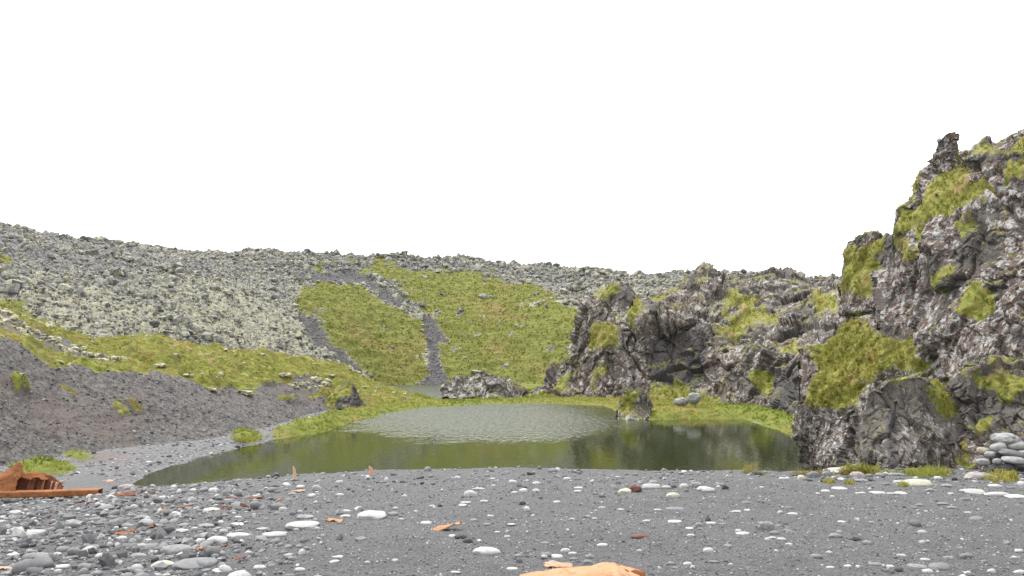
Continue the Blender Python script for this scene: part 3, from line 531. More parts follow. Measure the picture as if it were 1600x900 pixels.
relief('dark_knoll', [(508, 634), (520, 618), (532, 604), (544, 597), (552, 604), (560, 618), (568, 632)], [(508, 642), (568, 640)],
       [(508, 634, 60), (545, 600, 61.5), (545, 638, 59), (568, 632, 62)], CLIFF_M, du=.7, nv=60, moss=[[(500, 645), (512, 620), (530, 600), (550, 592), (549, 606), (536, 616), (526, 640)]], dark_grey=[[(480, 580), (600, 580), (600, 660), (480, 660)]], sizes=((.8, .2), (.36, .1), (.16, .05)), seed=380, big=.15, back=3.5, drop=.2, wrap=3, dens=20, label='dark lava knob at the end of the grassy bank', category='rock')

R = np.random.default_rng(11)
# ------------------------------------------------------------------ single rocks
def stone_mesh(name, sub, seed, kind):
    V, Fc = ico(sub); V = V.copy()
    if kind == 'round':
        V *= (1 + .30 * fbm(V + seed, 1.0, 2, seed) + .07 * fbm(V + seed, .4, 2, seed + 1))[:, None]
        V = np.sign(V) * np.abs(V) ** .9
    else:
        f, _ = facets(V + seed * 3.1, .9, seed, .8); V *= (1 + .22 * f + .10 * fbm(V + seed, .5, 3, seed))[:, None]
    V /= np.abs(V).max(0); me = mesh(name, V, Fc, 3, kind == 'round'); return me
RND = {'round': [stone_mesh('stone', 3, 10 + k, 'round') for k in range(9)], 'rough': [stone_mesh('rough_stone', 3, 40 + k, 'rough') for k in range(7)]}
MCACHE = {}
def stone(name, loc, w_, d_, h_, mat, kind='round', rot=None, tilt=0.0, var=None, sink=.38, **props):
    k = int(R.integers(len(RND[kind]))) if var is None else var; key = (kind, k, mat.name)
    if key not in MCACHE: me = RND[kind][k].copy(); me.materials.append(mat); MCACHE[key] = me
    o = bpy.data.objects.new(name, MCACHE[key]); C.objects.link(o)
    o.location = (loc[0], loc[1], loc[2] + h_ * (.5 - sink)); o.scale = (w_ / 2, d_ / 2, h_ / 2)
    o.rotation_euler = (R.normal(0, .05), tilt, R.normal(0, .15) if rot is None else rot)
    for a_, b_ in props.items(): o[a_] = b_
    return o
# u, v of the centre, width, height in photo pixels, material, own description (None: only its place tells it apart)
NAMED = [(338, 844, 37, 17, 'w', 'rounded white cobble beside three rusty flakes'), (372, 835, 40, 9, 'w', 'long flat white cobble between two rounder white cobbles'), (429, 834, 40, 13, 'w', 'smooth white oval cobble lying apart on bare black sand'), (474, 818, 58, 17, 'w', 'wide white slab-like cobble with a grey stone on top'), (476, 807, 31, 9, 'g', 'flat grey stone resting on the wide white cobble'), (579, 803, 51, 19, 'w', 'large smooth white boulder with a chipped left end'),
 (434, 791, 27, 14, 'g', 'domed grey stone with a small white stone leaning on it'), (442, 795, 16, 9, 'w', 'small white stone leaning against the domed grey stone'), (306, 878, 76, 25, 'g', 'long dark grey boulder with a split end on the shingle'), (279, 857, 56, 21, 'g', 'big smooth bluish grey boulder behind the long split boulder'), (255, 882, 45, 22, 'y', 'pale rough rock beside the long split grey boulder'), (56, 831, 31, 10, 'w', 'white oval cobble on the dark shingle below the wreck'), (16, 782, 27, 13, 'd', 'dark rounded boulder in front of the rusted wreck'), (77, 872, 27, 20, 'g', 'pale grey angular rock with a sharp upright edge'), (210, 791, 14, 10, 'w', 'small angular white stone among rust flakes'),
 (735, 771, 23, 13, 'w', 'plump white cobble with a flat white stone behind it'), (748, 763, 22, 6, 'w', 'flat white stone behind the plump white cobble'), (760, 860, 46, 16, 'w', 'knobbly white bone-shaped cobble on open sand'), (868, 869, 25, 8, 'w', 'white oval cobble behind the large orange rust sheet'), (853, 866, 18, 9, 'g', 'grey stone touching the oval white cobble by the rust sheet'), (720, 838, 20, 9, 'd', 'dark wedge-shaped stone beside the curled rust strip'), (816, 786, 11, 9, 'd', 'small upright black stone on the middle of the beach'),
 (977, 767, 23, 13, 'y', 'cream cobble leaning on the red scoria rock'), (992, 761, 21, 19, 'r', 'upright wedge of red scoria among white cobbles'), (1018, 760, 31, 14, 'w', 'blocky white cobble right beside the red scoria wedge'), (1051, 774, 24, 12, 'y', 'cream domed cobble in front of the row of white cobbles'), (1087, 758, 20, 14, 'g', 'grey pointed stone behind a flat white cobble'), (1101, 762, 27, 11, 'w', 'flat white cobble in front of the grey pointed stone'), (1056, 794, 31, 8, 'g', 'long flat grey-white stone on bare sand'), (1055, 814, 23, 7, 'w', 'white oval cobble with a tiny stone at its left end'), (1000, 837, 34, 11, 'r', 'reddish brown oblong stone on open black sand'), (1196, 822, 29, 19, 'g', 'pale grey heart-shaped angular rock on the sand'), (1107, 860, 17, 10, 'w', 'white-topped stone half dark below on open sand'),
 (1311, 734, 51, 14, 'w', 'long pale slab in the stone row below the grassy rocks'), (1320, 731, 18, 11, 'g', 'round grey stone on top of the long pale slab'), (1272, 741, 24, 14, 'g', 'grey rounded boulder at the end of the stone row near dry grass'), (1340, 740, 27, 17, 'p', 'purplish grey boulder in the stone row'), (1346, 750, 24, 10, 'g', 'rough grey stone in front of the purplish boulder'), (1433, 753, 45, 17, 'y', 'big cream boulder with a dark notch at its tip'), (1453, 766, 17, 9, 'g', 'grey rounded stone in front of the cream notched boulder'), (1531, 740, 53, 21, 'p', 'large pinkish grey boulder below the moss-capped outcrop'), (1554, 758, 23, 6, 'w', 'small flat white stone behind the speckled white slabs'), (1560, 771, 42, 11, 'w', 'speckled white slab beside another white slab'), (1587, 775, 34, 10, 'w', 'white slab overlapping the speckled slab'), (1520, 768, 38, 7, 'w', 'thin flat white slab lined up with the speckled slab'),
 (1469, 885, 34, 17, 'g', 'grey tilted boulder with a small white stone at its foot'), (1450, 892, 17, 9, 'w', 'small white stone at the foot of the tilted grey boulder'), (1432, 884, 31, 8, 'g', 'flat grey stone beside the tilted grey boulder'), (1337, 842, 24, 9, 'd', 'dark half-buried stone on the open sand'), (1305, 837, 23, 10, 'g', 'cracked pale grey stone on the open sand'), (1550, 893, 13, 10, 'w', 'small white egg-shaped stone tilted on open sand'), (1511, 868, 24, 13, 'g', 'grey rounded stone alone on the sand')]
PLAIN = [(488, 774, 15, 8, 'w'), (470, 760, 14, 7, 'w'), (531, 773, 15, 6, 'w'), (330, 795, 29, 8, 'w'), (538, 799, 22, 7, 'w'), (539, 806, 18, 6, 'w'), (495, 826, 10, 7, 'w'), (451, 878, 16, 7, 'g'), (405, 886, 22, 9, 'w'), (346, 891, 29, 8, 'w'), (565, 841, 21, 6, 'g'), (574, 878, 10, 5, 'w'), (411, 826, 24, 6, 'w'), (322, 820, 29, 8, 'g'), (369, 819, 24, 8, 'w'), (31, 802, 17, 6, 'w'), (113, 822, 18, 5, 'w'), (198, 820, 22, 8, 'g'), (284, 828, 24, 8, 'w'), (286, 820, 20, 9, 'g'), (50, 862, 19, 8, 'g'), (44, 886, 29, 10, 'w'), (131, 886, 24, 15, 'g'), (142, 843, 13, 10, 'g'), (160, 866, 20, 7, 'w'), (98, 885, 22, 9, 'w'), (222, 852, 18, 8, 'w'), (216, 867, 29, 11, 'g'),
 (818, 766, 14, 9, 'w'), (801, 752, 14, 7, 'w'), (838, 754, 15, 6, 'w'), (904, 762, 17, 6, 'w'), (903, 767, 13, 5, 'w'), (884, 860, 17, 8, 'w'), (895, 865, 15, 6, 'w'), (811, 876, 12, 10, 'g'), (801, 888, 19, 5, 'w'), (711, 894, 18, 5, 'w'), (666, 817, 19, 7, 'w'), (707, 837, 13, 6, 'w'), (870, 784, 12, 5, 'w'), (941, 793, 13, 6, 'w'), (723, 789, 14, 5, 'w'), (728, 785, 17, 4, 'w'), (761, 819, 14, 5, 'g'), (740, 812, 11, 5, 'g'), (918, 807, 10, 6, 'w'), (929, 810, 9, 4, 'w'), (800, 819, 17, 4, 'w'), (767, 806, 12, 4, 'w'), (777, 831, 10, 4, 'w'), (793, 838, 11, 5, 'w'), (675, 790, 10, 4, 'w'), (650, 799, 8, 4, 'w'), (615, 803, 20, 9, 'g'), (627, 811, 9, 5, 'w'),
 (1041, 761, 16, 7, 'w'), (1069, 759, 16, 10, 'w'), (1053, 760, 11, 7, 'd'), (1107, 765, 21, 9, 'w'), (1133, 761, 11, 9, 'd'), (1125, 757, 18, 8, 'g'), (1027, 796, 13, 4, 'w'), (1151, 799, 18, 6, 'w'), (1168, 797, 12, 6, 'w'), (1239, 802, 18, 6, 'w'), (1160, 833, 24, 5, 'w'), (1154, 829, 10, 4, 'w'), (1207, 840, 13, 5, 'w'), (1221, 842, 16, 7, 'w'), (1233, 850, 13, 6, 'w'), (999, 861, 11, 7, 'w'), (1075, 881, 16, 7, 'w'), (1079, 836, 13, 6, 'w'), (1092, 820, 13, 9, 'g'), (1111, 817, 16, 6, 'w'), (1078, 825, 16, 5, 'w'), (1166, 785, 16, 7, 'g'), (970, 796, 12, 5, 'w'), (1138, 853, 16, 6, 'g'), (1116, 878, 18, 5, 'g'), (1142, 882, 8, 6, 'w'), (1049, 881, 14, 7, 'g'), (1130, 818, 14, 5, 'g'),
 (1252, 746, 14, 10, 'y'), (1291, 741, 16, 12, 'g'), (1311, 763, 26, 5, 'w'), (1290, 767, 14, 6, 'w'), (1371, 770, 24, 4, 'w'), (1391, 771, 13, 4, 'w'), (1407, 770, 21, 5, 'w'), (1345, 770, 18, 4, 'w'), (1437, 789, 13, 7, 'g'), (1430, 793, 10, 5, 'g'), (1474, 786, 19, 6, 'g'), (1488, 793, 16, 7, 'g'), (1315, 815, 14, 5, 'w'), (1275, 868, 20, 9, 'g'), (1361, 815, 8, 3, 'w'), (1522, 761, 12, 6, 'g'), (1580, 762, 12, 5, 'g'), (1508, 780, 17, 8, 'g'), (1400, 740, 30, 9, 'g'), (1375, 741, 16, 8, 'g'), (1405, 752, 20, 8, 'w'), (1465, 747, 14, 9, 'w'), (1492, 748, 12, 9, 'd'), (1480, 758, 18, 7, 'g'), (1360, 750, 16, 7, 'd'), (1385, 756, 14, 6, 'g'), (1262, 750, 14, 6, 'd'), (1325, 884, 12, 6, 'w'), (1368, 881, 22, 7, 'g'), (1298, 886, 14, 5, 'w'), (1595, 894, 20, 10, 'w'), (1585, 870, 9, 4, 'w')]
TXT = {'w': ('small pale rounded cobble on the black sand', 'pale cobbles strewn over the beach'), 'g': ('small grey rounded cobble on the black sand', 'grey cobbles strewn over the beach'), 'd': ('small black basalt stone on the beach', 'black stones strewn over the beach'), 'y': ('small cream stone in the stone row', 'cream stones')}
def place(u, v, w_, h_, mk, label=None, group=None, name=None, **kw):
    g = ground(u, v + h_ * .42); s = g[1] / F; W = w_ * s; D_ = W * R.uniform(.6, .85); H = max((h_ * s - .17 * D_) * 1.35, .22 * W)
    g = ground(u, v + h_ * .30) if H < .2 else g
    pr = dict(label=label, category='boulder' if W > .42 else 'stone')
    if group: pr['group'] = group
    kind = kw.pop('kind_', 'rough' if mk in 'drp' else 'round')
    return stone(name or ('boulder' if W > .42 else 'beach_stone'), g, W, D_, H, ST[mk], kind, **kw, **pr)
for q in NAMED:
    kw = {}
    if 'heart' in q[5] or 'angular' in q[5] or 'pointed' in q[5] or 'rough' in q[5]: kw['kind_'] = 'rough'
    o = place(*q[:5], label=q[5], **kw)
    if 'on top' in q[5] and 'resting' not in q[5] and 'white slab-like' not in q[5] or 'resting' in q[5]: pass
import re
LM = [(q[0], q[1], re.split(r' (?:beside|with|on|in|at|behind|between|lying|leaning|touching|alone|among|right|below|resting|half|overlapping|lined|of the|apart)\b', q[5])[0]) for q in NAMED] + [(461, 740, 'upright driftwood sliver'), (697, 823, 'curled rust strip'), (900, 885, 'large orange rusty sheet'), (60, 765, 'rusted wreck'), (200, 772, 'long dark rust sheet'), (582, 738, 'upright iron shard'), (1170, 740, 'tall dry grass stalks'), (210, 826, 'mossy rust lumps')]
SZ = lambda w_: 'tiny' if w_ < 11 else 'small' if w_ < 17 else 'middling'
def near_label(u, v, w_, h_, mk):
    d, l_ = min((math.hypot((u - a_) * .6, (v - b_) * 1.4), l_) for a_, b_, l_ in LM); col_ = {'w': 'pale', 'g': 'grey', 'd': 'black', 'y': 'cream'}[mk]
    shp = 'flat' if h_ < .36 * w_ else 'rounded' if h_ < .6 * w_ else 'chunky'
    return (f'{SZ(w_)} {shp} {col_} stone near the {l_}' if d < 38 else f'{SZ(w_)} {shp} {col_} stone on open black sand' if u > 420 else f'{SZ(w_)} {shp} {col_} stone in the shingle')
for q in PLAIN: place(*q, label=near_label(*q), group=TXT[q[4]][1])
# random cobbles where the photo is strewn with them: thick on the left and along the crest, thin in the middle
occ = [(q[0], q[1], q[2]) for q in NAMED + PLAIN]; n = 0
while n < 110:
    u = R.uniform(-30, 1600); v = R.uniform(745, 896)
    d_ = 1.0 if u < 330 else .55 if u < 480 and v < 840 else .25 if v < 775 else .07
    if R.random() > d_ or v < vc(u) + 3: continue
    w_ = R.uniform(10, 17) * (1.1 if v > 840 else .85)
    if any(abs(u - a_) < (w_ + c_) * .55 and abs(v - b_) < 7 for a_, b_, c_ in occ): continue
    if u < 165 and v < 782: continue
    mk = R.choice(['w', 'g', 'g', 'd'] if u < 450 else ['w', 'w', 'g']); occ.append((u, v, w_)); n += 1
    hh_ = w_ * R.uniform(.35, .6); place(u, v, w_, hh_, mk, label=near_label(u, v, w_, hh_, mk), group=TXT[mk][1], kind_='rough' if R.random() < .3 else 'round')
# pile of sea-worn boulders by the outcrop
PILE = [(1573, 687, 46, 19, 'g', 'angular pale grey boulder topping the pile by the outcrop', 'rough', 18.6), (1561, 699, 25, 13, 'g', 'grey round boulder in the pile under the angular one', 'round', 18.4), (1592, 697, 36, 13, 'g', 'broad grey boulder at the upper edge of the pile', 'round', 18.4), (1581, 709, 44, 12, 'd', 'long smooth boulder in the middle of the pile', 'round', 18.2), (1584, 719, 40, 11, 'g', 'flat grey boulder near the foot of the pile', 'round', 18.0), (1536, 705, 20, 11, 't', 'tan rounded boulder at the left end of the pile', 'round', 18.5), (1547, 710, 18, 9, 'g', 'small grey boulder under the tan one in the pile', 'round', 18.3), (1536, 722, 22, 11, 'g', 'grey boulder at the lower left foot of the pile', 'round', 18.2), (1558, 721, 14, 9, 'g', 'little pale stone wedged in the pile', 'round', 18.1), (1560, 711, 24, 11, 'd', 'darker boulder wedged behind the front of the pile', 'round', 18.6), (1605, 710, 40, 14, 'g', 'grey boulder at the right end of the pile', 'round', 18.2), (1600, 725, 36, 14, 'd', 'dark boulder at the lower right foot of the pile', 'rough', 18.0), (1568, 729, 36, 13, 'd', 'low dark boulder under the flat grey one in the pile', 'rough', 18.2), (1545, 732, 24, 12, 'd', 'low dark boulder under the left part of the pile', 'rough', 18.3)]
for u, v, w_, h_, mk, lab, kd, Yp in PILE:
    s = Yp / F; c_ = ray(np.array(float(u)), np.array(float(v)), Yp); H = h_ * s * 1.15
    stone('boulder', (c_[0], c_[1], c_[2] - H * .5), w_ * s, w_ * s * .8, H, {'g': ST['m'], 'd': ST['g'], 't': ST['t']}[mk], kd, sink=0, tilt=R.normal(0, .14), label=lab, category='boulder')
# pebbles too many to count
N = 52000; u = R.uniform(-200, 1800, N); Yp = np.exp(R.uniform(np.log(4.6), np.log(21), N)); x = (u - U0) / F * Yp
clump = fbm(np.stack([x, Yp, 0 * x], -1), 1.4, 3, 400)
left = ss(560, 250, u + 120 * clump); crest = ss(.70, .97, Yp / yc(u)); right = ss(1250, 1330, u) * ss(13.5, 15.5, Yp)
dn = np.clip(.05 + .95 * left + .42 * crest + .6 * right + .12 * clump, .02, 1) * (Yp < yc(u) + .6)
k = R.random(N) < dn * np.clip(Yp / 12, .3, 1) * .38; u, Yp, x = u[k], Yp[k], x[k]; z = beach_full(u, Yp); lf = left[k]
sz = np.exp(R.normal(-4.0, .5, len(u))) * (1 + .3 * lf) * np.where(R.random(len(u)) < .06, 1.8, 1); sz = np.clip(sz, .007, .09)
ang = R.random(len(u)) < .25 + .3 * lf * (Yp > 7); pp = np.stack([x, Yp, z], -1)
rockfield('beach_pebbles', pp[~ang], sz[~ang], PEB, 2, .13, (.4, .95), smooth=True, asp=(.7, 1.5), sink=.2, kind='stuff', label='small grey and white pebbles scattered over the black sand', category='pebbles')
rockfield('broken_stones', pp[ang], sz[ang] * .95, PEB, 1, .4, (.5, 1.2), asp=(.7, 1.4), sink=.2, kind='stuff', label='dark broken stones among the rounded pebbles', category='pebbles')
# coarse grit in the near sand
N = 24000; Yp = np.exp(R.uniform(np.log(4.9), np.log(14), N)); u = R.uniform(-60, 1660, N); x = (u - U0) / F * Yp
rockfield('beach_grit', np.stack([x, Yp, beach_full(u, Yp)], -1), np.exp(R.normal(-5.0, .35, N)) * (.55 + Yp / 16), PEB, 1, .25, (.5, 1), sink=.15, kind='stuff', label='coarse black and grey grit on the sand', category='grit')

# lava boulders one can pick out on the hill and skyline
for i, (u, v, w_, lab) in enumerate([(241, 508, 20, 'dark upright lava boulder alone on the pale mossy slope'), (20, 374, 16, 'dark lava boulder high on the mossy slope'), (60, 455, 22, 'dark lava boulder above the grass strip on the slope'), (857, 409, 13, 'dark lava spike at the highest hump of the far skyline'), (868, 412, 11, 'stubby lava block beside the skyline spike'), (235, 397, 12, 'dark lava block just under the left skyline'), (232, 443, 11, 'lava block halfway up the mossy slope'), (100, 372, 13, None), (165, 378, 13, None), (258, 386, 10, None), (383, 392, 9, None), (398, 393, 9, None), (478, 392, 12, None), (590, 397, 9, None), (750, 408, 10, None), (780, 411, 9, None), (920, 420, 9, None), (1050, 428, 9, None), (1075, 427, 10, None), (1160, 424, 9, None), (1300, 428, 11, None), (1283, 430, 9, None), (205, 383, 11, None), (130, 374, 11, None), (40, 360, 12, None)]):
    p = onhill(u, v); s = p[1] / F; pr = dict(label=lab or 'jagged lava block breaking the hill skyline', category='boulder')
    if not lab: pr['group'] = 'lava blocks along the skyline'
    stone('lava_boulder', p, w_ * s, w_ * s * .9, w_ * s * R.uniform(.7, .95), DARKLAVA, 'rough', R.uniform(0, 6), 0, **pr)
for u, v, w_, lab in [(93, 568, 18, 'cream lichen rock at the edge of grass above the scree'), (152, 563, 16, 'flat cream lichen rock beside dark rubble on the bank'), (250, 572, 22, 'flat cream-topped rock overhanging the scree'), (385, 616, 26, 'knobbly cream lichen rock at the lower lip of the bank'), (330, 610, 20, 'pale mossy rock on the lip of the bank'), (445, 588, 24, 'cream lichen rock on the grassy mound'), (291, 587, 13, 'dark-faced small rock on the grassy bank'), (410, 555, 13, 'small mossy hump rock on the crest of the bank')]:
    p = onbank(u, v); s = p[1] / F; stone('lichen_rock', p, w_ * s, w_ * s * .8, w_ * s * .42, PALEROCK, 'rough', R.uniform(0, 6), label=lab, category='rock')
for u, v, w_, h_, Yp, lab in [(1084, 622, 24, 21, 59, 'rounded grey boulder on the green shore below the cliff'), (1064, 628, 24, 15, 59.5, 'broken grey rock beside the rounded boulder on the shore')]:
    s = Yp / F; c_ = ray(np.array(float(u)), np.array(float(v)), Yp); stone('shore_boulder', (c_[0], c_[1], c_[2] - h_ * s * .5), w_ * s, w_ * s * .8, h_ * s, ST['m'], 'rough', sink=0, label=lab, category='boulder')

# ------------------------------------------------------------------ rusted iron of the wreck
def sheet(name, outline_fn, nu, nv, thick, mat, parent=None, keep=None, **props):
    s, t = np.meshgrid(np.linspace(0, 1, nu), np.linspace(0, 1, nv)); Pm = outline_fn(s, t); N = gnorm(Pm)
    n = Pm.shape[0] * Pm.shape[1]; V = np.concatenate([(Pm + N * thick / 2).reshape(-1, 3), (Pm - N * thick / 2).reshape(-1, 3)]); Fc = gridfaces(*Pm.shape[:2])
    if keep is not None: kk = keep(s, t).ravel(); Fc = Fc[kk[Fc].all(1)]
    E = {}
    for f in Fc:
        for a_, b_ in zip(f, np.roll(f, -1)): E[(a_, b_)] = 1
    rim = [(a_, b_, b_ + n, a_ + n) for a_, b_ in E if (b_, a_) not in E]
    F2 = np.concatenate([Fc, Fc[:, ::-1] + n, np.array(rim)[:, ::-1]]); used = np.unique(F2); mp = np.full(2 * n, -1); mp[used] = np.arange(len(used))
    return put(name, mesh(name, V[used], mp[F2], 4, True), mat, parent, **props)
def nz(a, b, k, s): return fbm(np.stack([a.ravel() * k, b.ravel() * k, 0 * a.ravel()], -1), 1, 3, s).reshape(a.shape)
def flake(u, v, w_, h_, mat, label, arch=.25, rot=0., seed=0, group=None, name='rust_fragment'):
    g = ground(u, v + h_ * .4); W = w_ * g[1] / F; H = h_ * g[1] / F; D_ = W * .6
    def fn(s, t):
        a = (s - .5) * W; b = (t - .5) * D_ * (1 - .5 * np.abs(s - .5) + .5 * nz(s, 0 * s + t * .2, 4, seed))
        z = H * .55 * (1 - (2 * t - 1) ** 2 * .6) * (.6 + .4 * np.sin(2.5 * s + seed)) + .07 * W * nz(s, t, 4, seed + 3) + (s - .5) * rot * W
        c_, s2 = math.cos(rot * .5), math.sin(rot * .5)
        return np.stack([g[0] + a * c_ - b * s2, g[1] + a * s2 + b * c_, g[2] + np.maximum(z, -.02)], -1)
    o = sheet(name, fn, 34, 18, .010, mat, keep=lambda s, t: (np.minimum(np.minimum(s, 1 - s) * 1.6, np.minimum(t, 1 - t)) + .20 * nz(s, t, 6, seed + 5)) > .06, label=label, category='scrap metal')
    if group: o['group'] = group
    return o
for i, q in enumerate([(697, 823, 48, 12, RUST_L, 'curled pale orange rust strip on open sand', .25, .35), (523, 812, 28, 6, RUST_L, 'flat orange rust flake beside the large white boulder', .2, 0), (195, 829, 34, 11, RUST, 'mossy orange rust lump in the shingle', .3, .2), (228, 822, 30, 9, RUST_D, 'brown-orange rust lump beside the mossy rust lump', .3, .1), (250, 798, 24, 10, RUST, 'tilted orange rust flake with a black stone in the shingle', .3, .4), (290, 791, 26, 8, RUST_D, 'orange rust flake alone on grey shingle', .3, .1), (353, 792, 18, 9, RUST_D, 'dark red rust lump beside a flat white stone', .4, 0), (382, 788, 14, 14, RUST_D, 'upright dark rust lump between pale stones', .6, 0), (362, 775, 24, 8, RUST_D, 'dark red rust flake near the water edge', .4, 0), (397, 776, 30, 7, RUST_D, 'long brown rust flake near the water edge', .4, .1), (433, 781, 14, 6, RUST_L, 'small bright rust chip beside a dark stone', .3, .4), (467, 767, 24, 5, RUST_S, 'flat reddish strip near the upright wood sliver', .2, 0), (312, 857, 11, 9, RUST_L, 'small orange flake under the rounded white cobble', .5, .2), (329, 855, 15, 9, RUST, 'brown-orange flake under the rounded white cobble', .5, .3), (350, 852, 12, 6, RUST_D, 'thin dark rust sliver right of the white cobble', .5, .5), (373, 871, 20, 8, RUST_D, 'rust flake beside the split end of the long boulder', .4, .1), (118, 783, 24, 8, RUST_D, 'rust flake just below the wreck beam', .3, 0), (143, 784, 18, 6, RUST_D, 'dark rust flake below the end of the wreck beam', .3, .1), (200, 772, 50, 6, RUST_D, 'long dark red rust sheet lying by the water', .3, .1), (240, 768, 20, 6, RUST_D, 'dark rust chip at the water edge', .3, 0), (8, 886, 26, 9, RUST_S, 'salmon-coloured rusted plate end in the shingle', .3, .1), (168, 746, 32, 11, RUST_S, 'pale salmon rust plate lying beyond the wreck beam', .4, .1), (72, 806, 16, 9, RUST_D, 'brown rust lump in the dark shingle', .5, 0), (95, 752, 22, 6, RUST_S, 'thin pale rust strip behind the wreck', .3, .3)]):
    flake(*q, seed=i + 1)
o = place(197, 759, 28, 15, 'p', 'pinkish slab standing in the water edge', kind_='rough')
# upright splinters on the crest
for u, v0, v1, w_, mt, lab, cat in [(461, 730, 747, 6, WOOD, 'upright sliver of pale driftwood on the beach crest', 'driftwood'), (582, 730, 742, 9, RUST_S, 'small upright pinkish iron shard on the beach crest', 'scrap metal')]:
    g = ground(u, vc(u) + 3); s = g[1] / F; Hh = (v1 - v0) * s * 1.1; W = w_ * s
    def fn(a, b): return np.stack([g[0] + (a - .5) * W * (1.05 - .65 * b ** 1.5) - b * W * .45, g[1] + .1 * W * np.sin(4 * a) + b * .06, g[2] - .06 + b * (Hh + .06) * (1 - .18 * a)], -1)
    sheet('driftwood_sliver' if cat == 'driftwood' else 'iron_shard', fn, 6, 12, .03, mt, label=lab, category=cat)

# the big wreck piece at the left
g = ground(70, 779); Yw = g[1] - .1; s = Yw / F; wz = EYE + (VH - 778) / F * Yw
root = bpy.data.objects.new('rusted_wreck', None); C.objects.link(root); root['label'] = 'large orange rusted hull fragment with a torn hole lying on shingle'; root['category'] = 'wreck'
xl = lambda u: (u - U0) / F * Yw
root.location = (xl(40), Yw, wz); off = np.array(root.location)
prof = cur([(-95, 30), (-40, 35), (0, 36), (8, 39), (20, 49), (27, 54), (31, 51), (33, 40), (38, 36), (50, 36.5), (62, 35), (72, 31), (80, 26), (87, 14), (90, 9)])
def shell(a, b):   # a along the picture, b up the leaning, curling plate
    u = -95 + a * 185; h = prof(u + 1.2 * nz(a, b, 14, 8)) + 1.2 * nz(a, b * .2, 16, 7)
    z = b * h * s; y = Yw + .10 + .22 * b ** 2 + .30 * ss(40, 90, u) * b ** 2 + .05 * nz(a, b, 4, 9)
    return np.stack([xl(u) * (1 + (y - Yw) / Yw * .8), y, wz + z], -1) - off
def hole(a, b):
    u = -95 + a * 185; e = sdpoly(u + 1.5 * nz(a, b, 15, 21), b * prof(u) + 1.5 * nz(a, b, 15, 22), [(24, 10), (26, 24), (30, 29), (38, 27.5), (46, 25.5), (56, 27.5), (64, 24), (74, 24), (80, 20), (85, 12), (83, 9.5)]); return e < 0
sheet('shell', shell, 190, 50, .015, RUST, root, hole)
def beam(a, b):
    u = -95 + a * 250; c_ = np.array([[0, 0], [0, 1], [.22, 1.05], [.22, .12]]); i = b * 3; k = np.clip(i.astype(int), 0, 2); f = i - k
    yy_ = (c_[k, 0] * (1 - f) + c_[k + 1, 0] * f); zz = (c_[k, 1] * (1 - f) + c_[k + 1, 1] * f)
    return np.stack([xl(u), Yw - .04 + yy_ * .9, wz + (.5 + zz * 8.5 + 3.5 * ss(.55, 1, a) + .7 * nz(a, 0 * b, 5, 31)) * s], -1) - off
sheet('beam', beam, 70, 16, .015, RUST, root)
for k_, (ur, wr, hr, mt) in enumerate([(30, 10, 20, RUST_D), (51, 6, 22, RUST), (66, 3, 18, RUST_S), (73, 5, 17, RUST_S), (80, 4, 12, RUST)]):
    def rib(a, b): return np.stack([xl(ur + a * wr + 2 * b), Yw + .24 + .05 * np.sin(3 * a + k_) + .08 * b, wz + (4 + b * hr + 2 * nz(a, b, 4, 51 + k_)) * s], -1) - off
    sheet('rib', rib, 8, 12, .012, mt, root)
def inner(a, b): return np.stack([xl(-60 + a * 140), Yw + .36 + .1 * b * b * a, wz + (-2 + b * (33 - 13 * ss(.85, 1, a))) * s], -1) - off
sheet('inner_plate', inner, 30, 10, .012, RUST_D, root)
rv, rf = ico(1); rm = mesh('rivet', rv * .014, rf, 3, True); rm.materials.append(RUST_D)
for k_ in range(7):
    p = shell(np.array([[(95 - 8 + k_ * 4.2) / 185]]), np.array([[.72]]))[0, 0]; put('rivet', rm, None, root).location = tuple(p + np.array([0, -.012, 0]))
# the sheet in the foreground
root = bpy.data.objects.new('rusted_sheet', None); C.objects.link(root); root['label'] = 'large pale orange curved rusty sheet with torn edge half buried in sand'; root['category'] = 'scrap metal'
root.location = ((905 - U0) / F * 5.6, 5.6, 3.36); off = np.array(root.location)
edge = cur([(0, 898), (.18, 893), (.45, 886), (.66, 880), (.76, 878), (.86, 886), (.93, 889), (1, 896)])
def plate(a, b):
    u = 812 + a * 192; Yp = 5.72 - b * .75; zf = EYE + (VH - edge(a)) / F * 5.72 + .008 * nz(a, b, 9, 63)
    z = zf + .055 * np.sin(b * 2.2) - .13 * b * b - .05 * b; return np.stack([(u - U0) / F * 5.72, Yp + .03 * nz(a, b, 4, 61), z + .012 * nz(a, b, 3, 62)], -1) - off
sheet('curved_plate', plate, 90, 40, .012, RUST_L, root, lambda a, b: ~((np.hypot((a - .80) * 1.0, (b - .07) * .5) < .018) | (np.hypot(a - .79, (b - .12) * .5) < .008) | (np.hypot((a - .85), (b - .2) * .6) < .010)))
def lip(a, b): return np.stack([(968 + a * 36 - U0) / F * 5.6 + b * .004, 5.62 - a * .12 + .02 * b, 3.30 + (.10 + .07 * b) * (1 - .35 * np.abs(a - .6)) + .05 * b * a - .02], -1) - off
sheet('torn_lip', lip, 14, 10, .01, RUST, root)
flake(874, 883, 48, 9, RUST_S, 'pinkish rusty sliver lying behind the large orange sheet', .3, 0, 77)

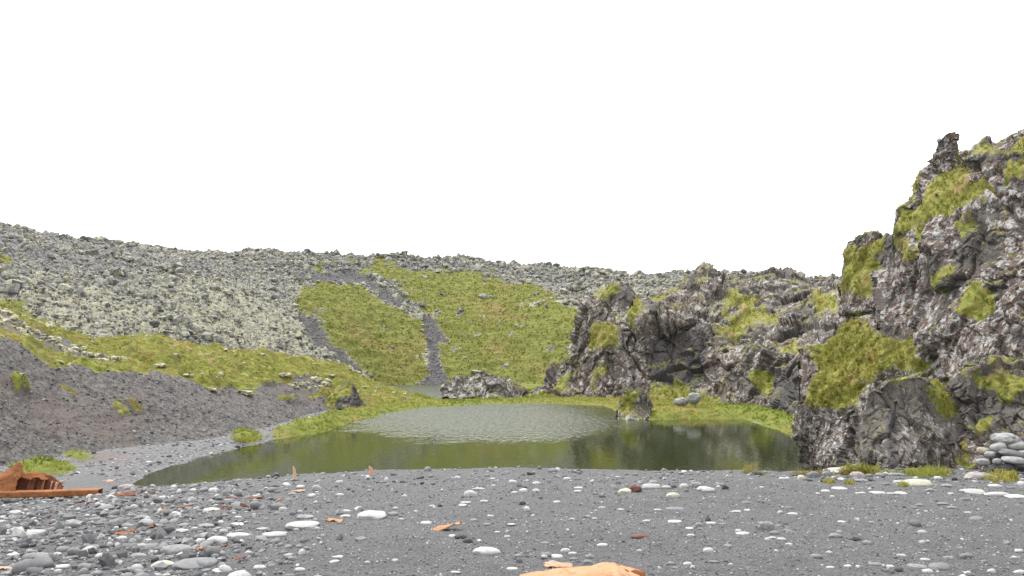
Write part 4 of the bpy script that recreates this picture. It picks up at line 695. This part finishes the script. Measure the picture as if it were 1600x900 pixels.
# ------------------------------------------------------------------ grass on the beach margin
def clump(name, spots, h, mat, n_, label, spread=.5, width=.05, blades=9, beach=True, **pr):
    pts = []
    for u, v, ru, rv_ in spots:
        for _ in range(n_):
            a_, r_ = R.uniform(0, 6.28), math.sqrt(R.random()); uu_ = u + ru * r_ * math.cos(a_); vv = v + rv_ * r_ * math.sin(a_)
            pts.append(ground(uu_, max(vv, vc(uu_) + 1.5)) if beach else np.array([*onlevel([(uu_, vv)], .3)[0], .28]))
    pts = np.array(pts); o = tufts(name, pts, np.tile([0, 0, 1.], (len(pts), 1)), R.uniform(.25, .85, len(pts)) * h, mat, blades, spread, width, label=label, category='grass', **pr); del o['kind']; return o
clump('grass_tuft', [(55, 733, 42, 8)], .30, G_BRIGHT, 170, 'bright green grass clump growing behind the rusted wreck', beach=False, width=.07)
clump('grass_tuft', [(122, 717, 20, 5)], .26, G_OLIVE, 70, 'small olive grass clump on the gravel shore', beach=False, width=.07)
clump('grass_tuft', [(384, 683, 21, 7)], .30, G_BRIGHT, 90, 'round green grass clump at the pond edge gravel', beach=False, width=.08)
clump('grass_tuft', [(1170, 741, 4, 2)], .34, G_DRY, 22, 'tall dry grass stalks on the beach crest by the pond', .25, .02)
clump('grass_tuft', [(1186, 741, 7, 2)], .10, G_OLIVE, 70, 'low olive grass cushion beside the tall dry stalks')
clump('grass_tuft', [(1270, 739, 36, 4)], .22, G_DRY, 60, 'dry yellow grass along the pond end of the stone row', .35, .03)
clump('grass_tuft', [(1342, 735, 30, 5)], .34, G_OLIVE, 110, 'green grass at the foot of the dark pondside rock')
clump('grass_tuft', [(1395, 740, 22, 3)], .16, G_BRIGHT, 50, 'bright short grass at the foot of the steep rock slab')
clump('grass_tuft', [(1453, 741, 38, 5)], .30, G_BRIGHT, 130, 'thick green grass between the rock slab and mossy outcrop')
clump('grass_tuft', [(1563, 748, 26, 7)], .26, G_OLIVE, 110, 'olive grass below the boulder pile')
clump('grass_tuft', [(1296, 754, 9, 2)], .12, G_OLIVE, 70, 'small olive moss clump in front of the stone row')
clump('grass_tuft', [(1328, 755, 9, 3)], .12, G_OLIVE, 50, 'tiny moss clump in front of the purplish boulder')
clump('grass_tuft', [(1412, 759, 7, 2)], .12, G_OLIVE, 70, 'low moss clump beside the cream notched boulder')
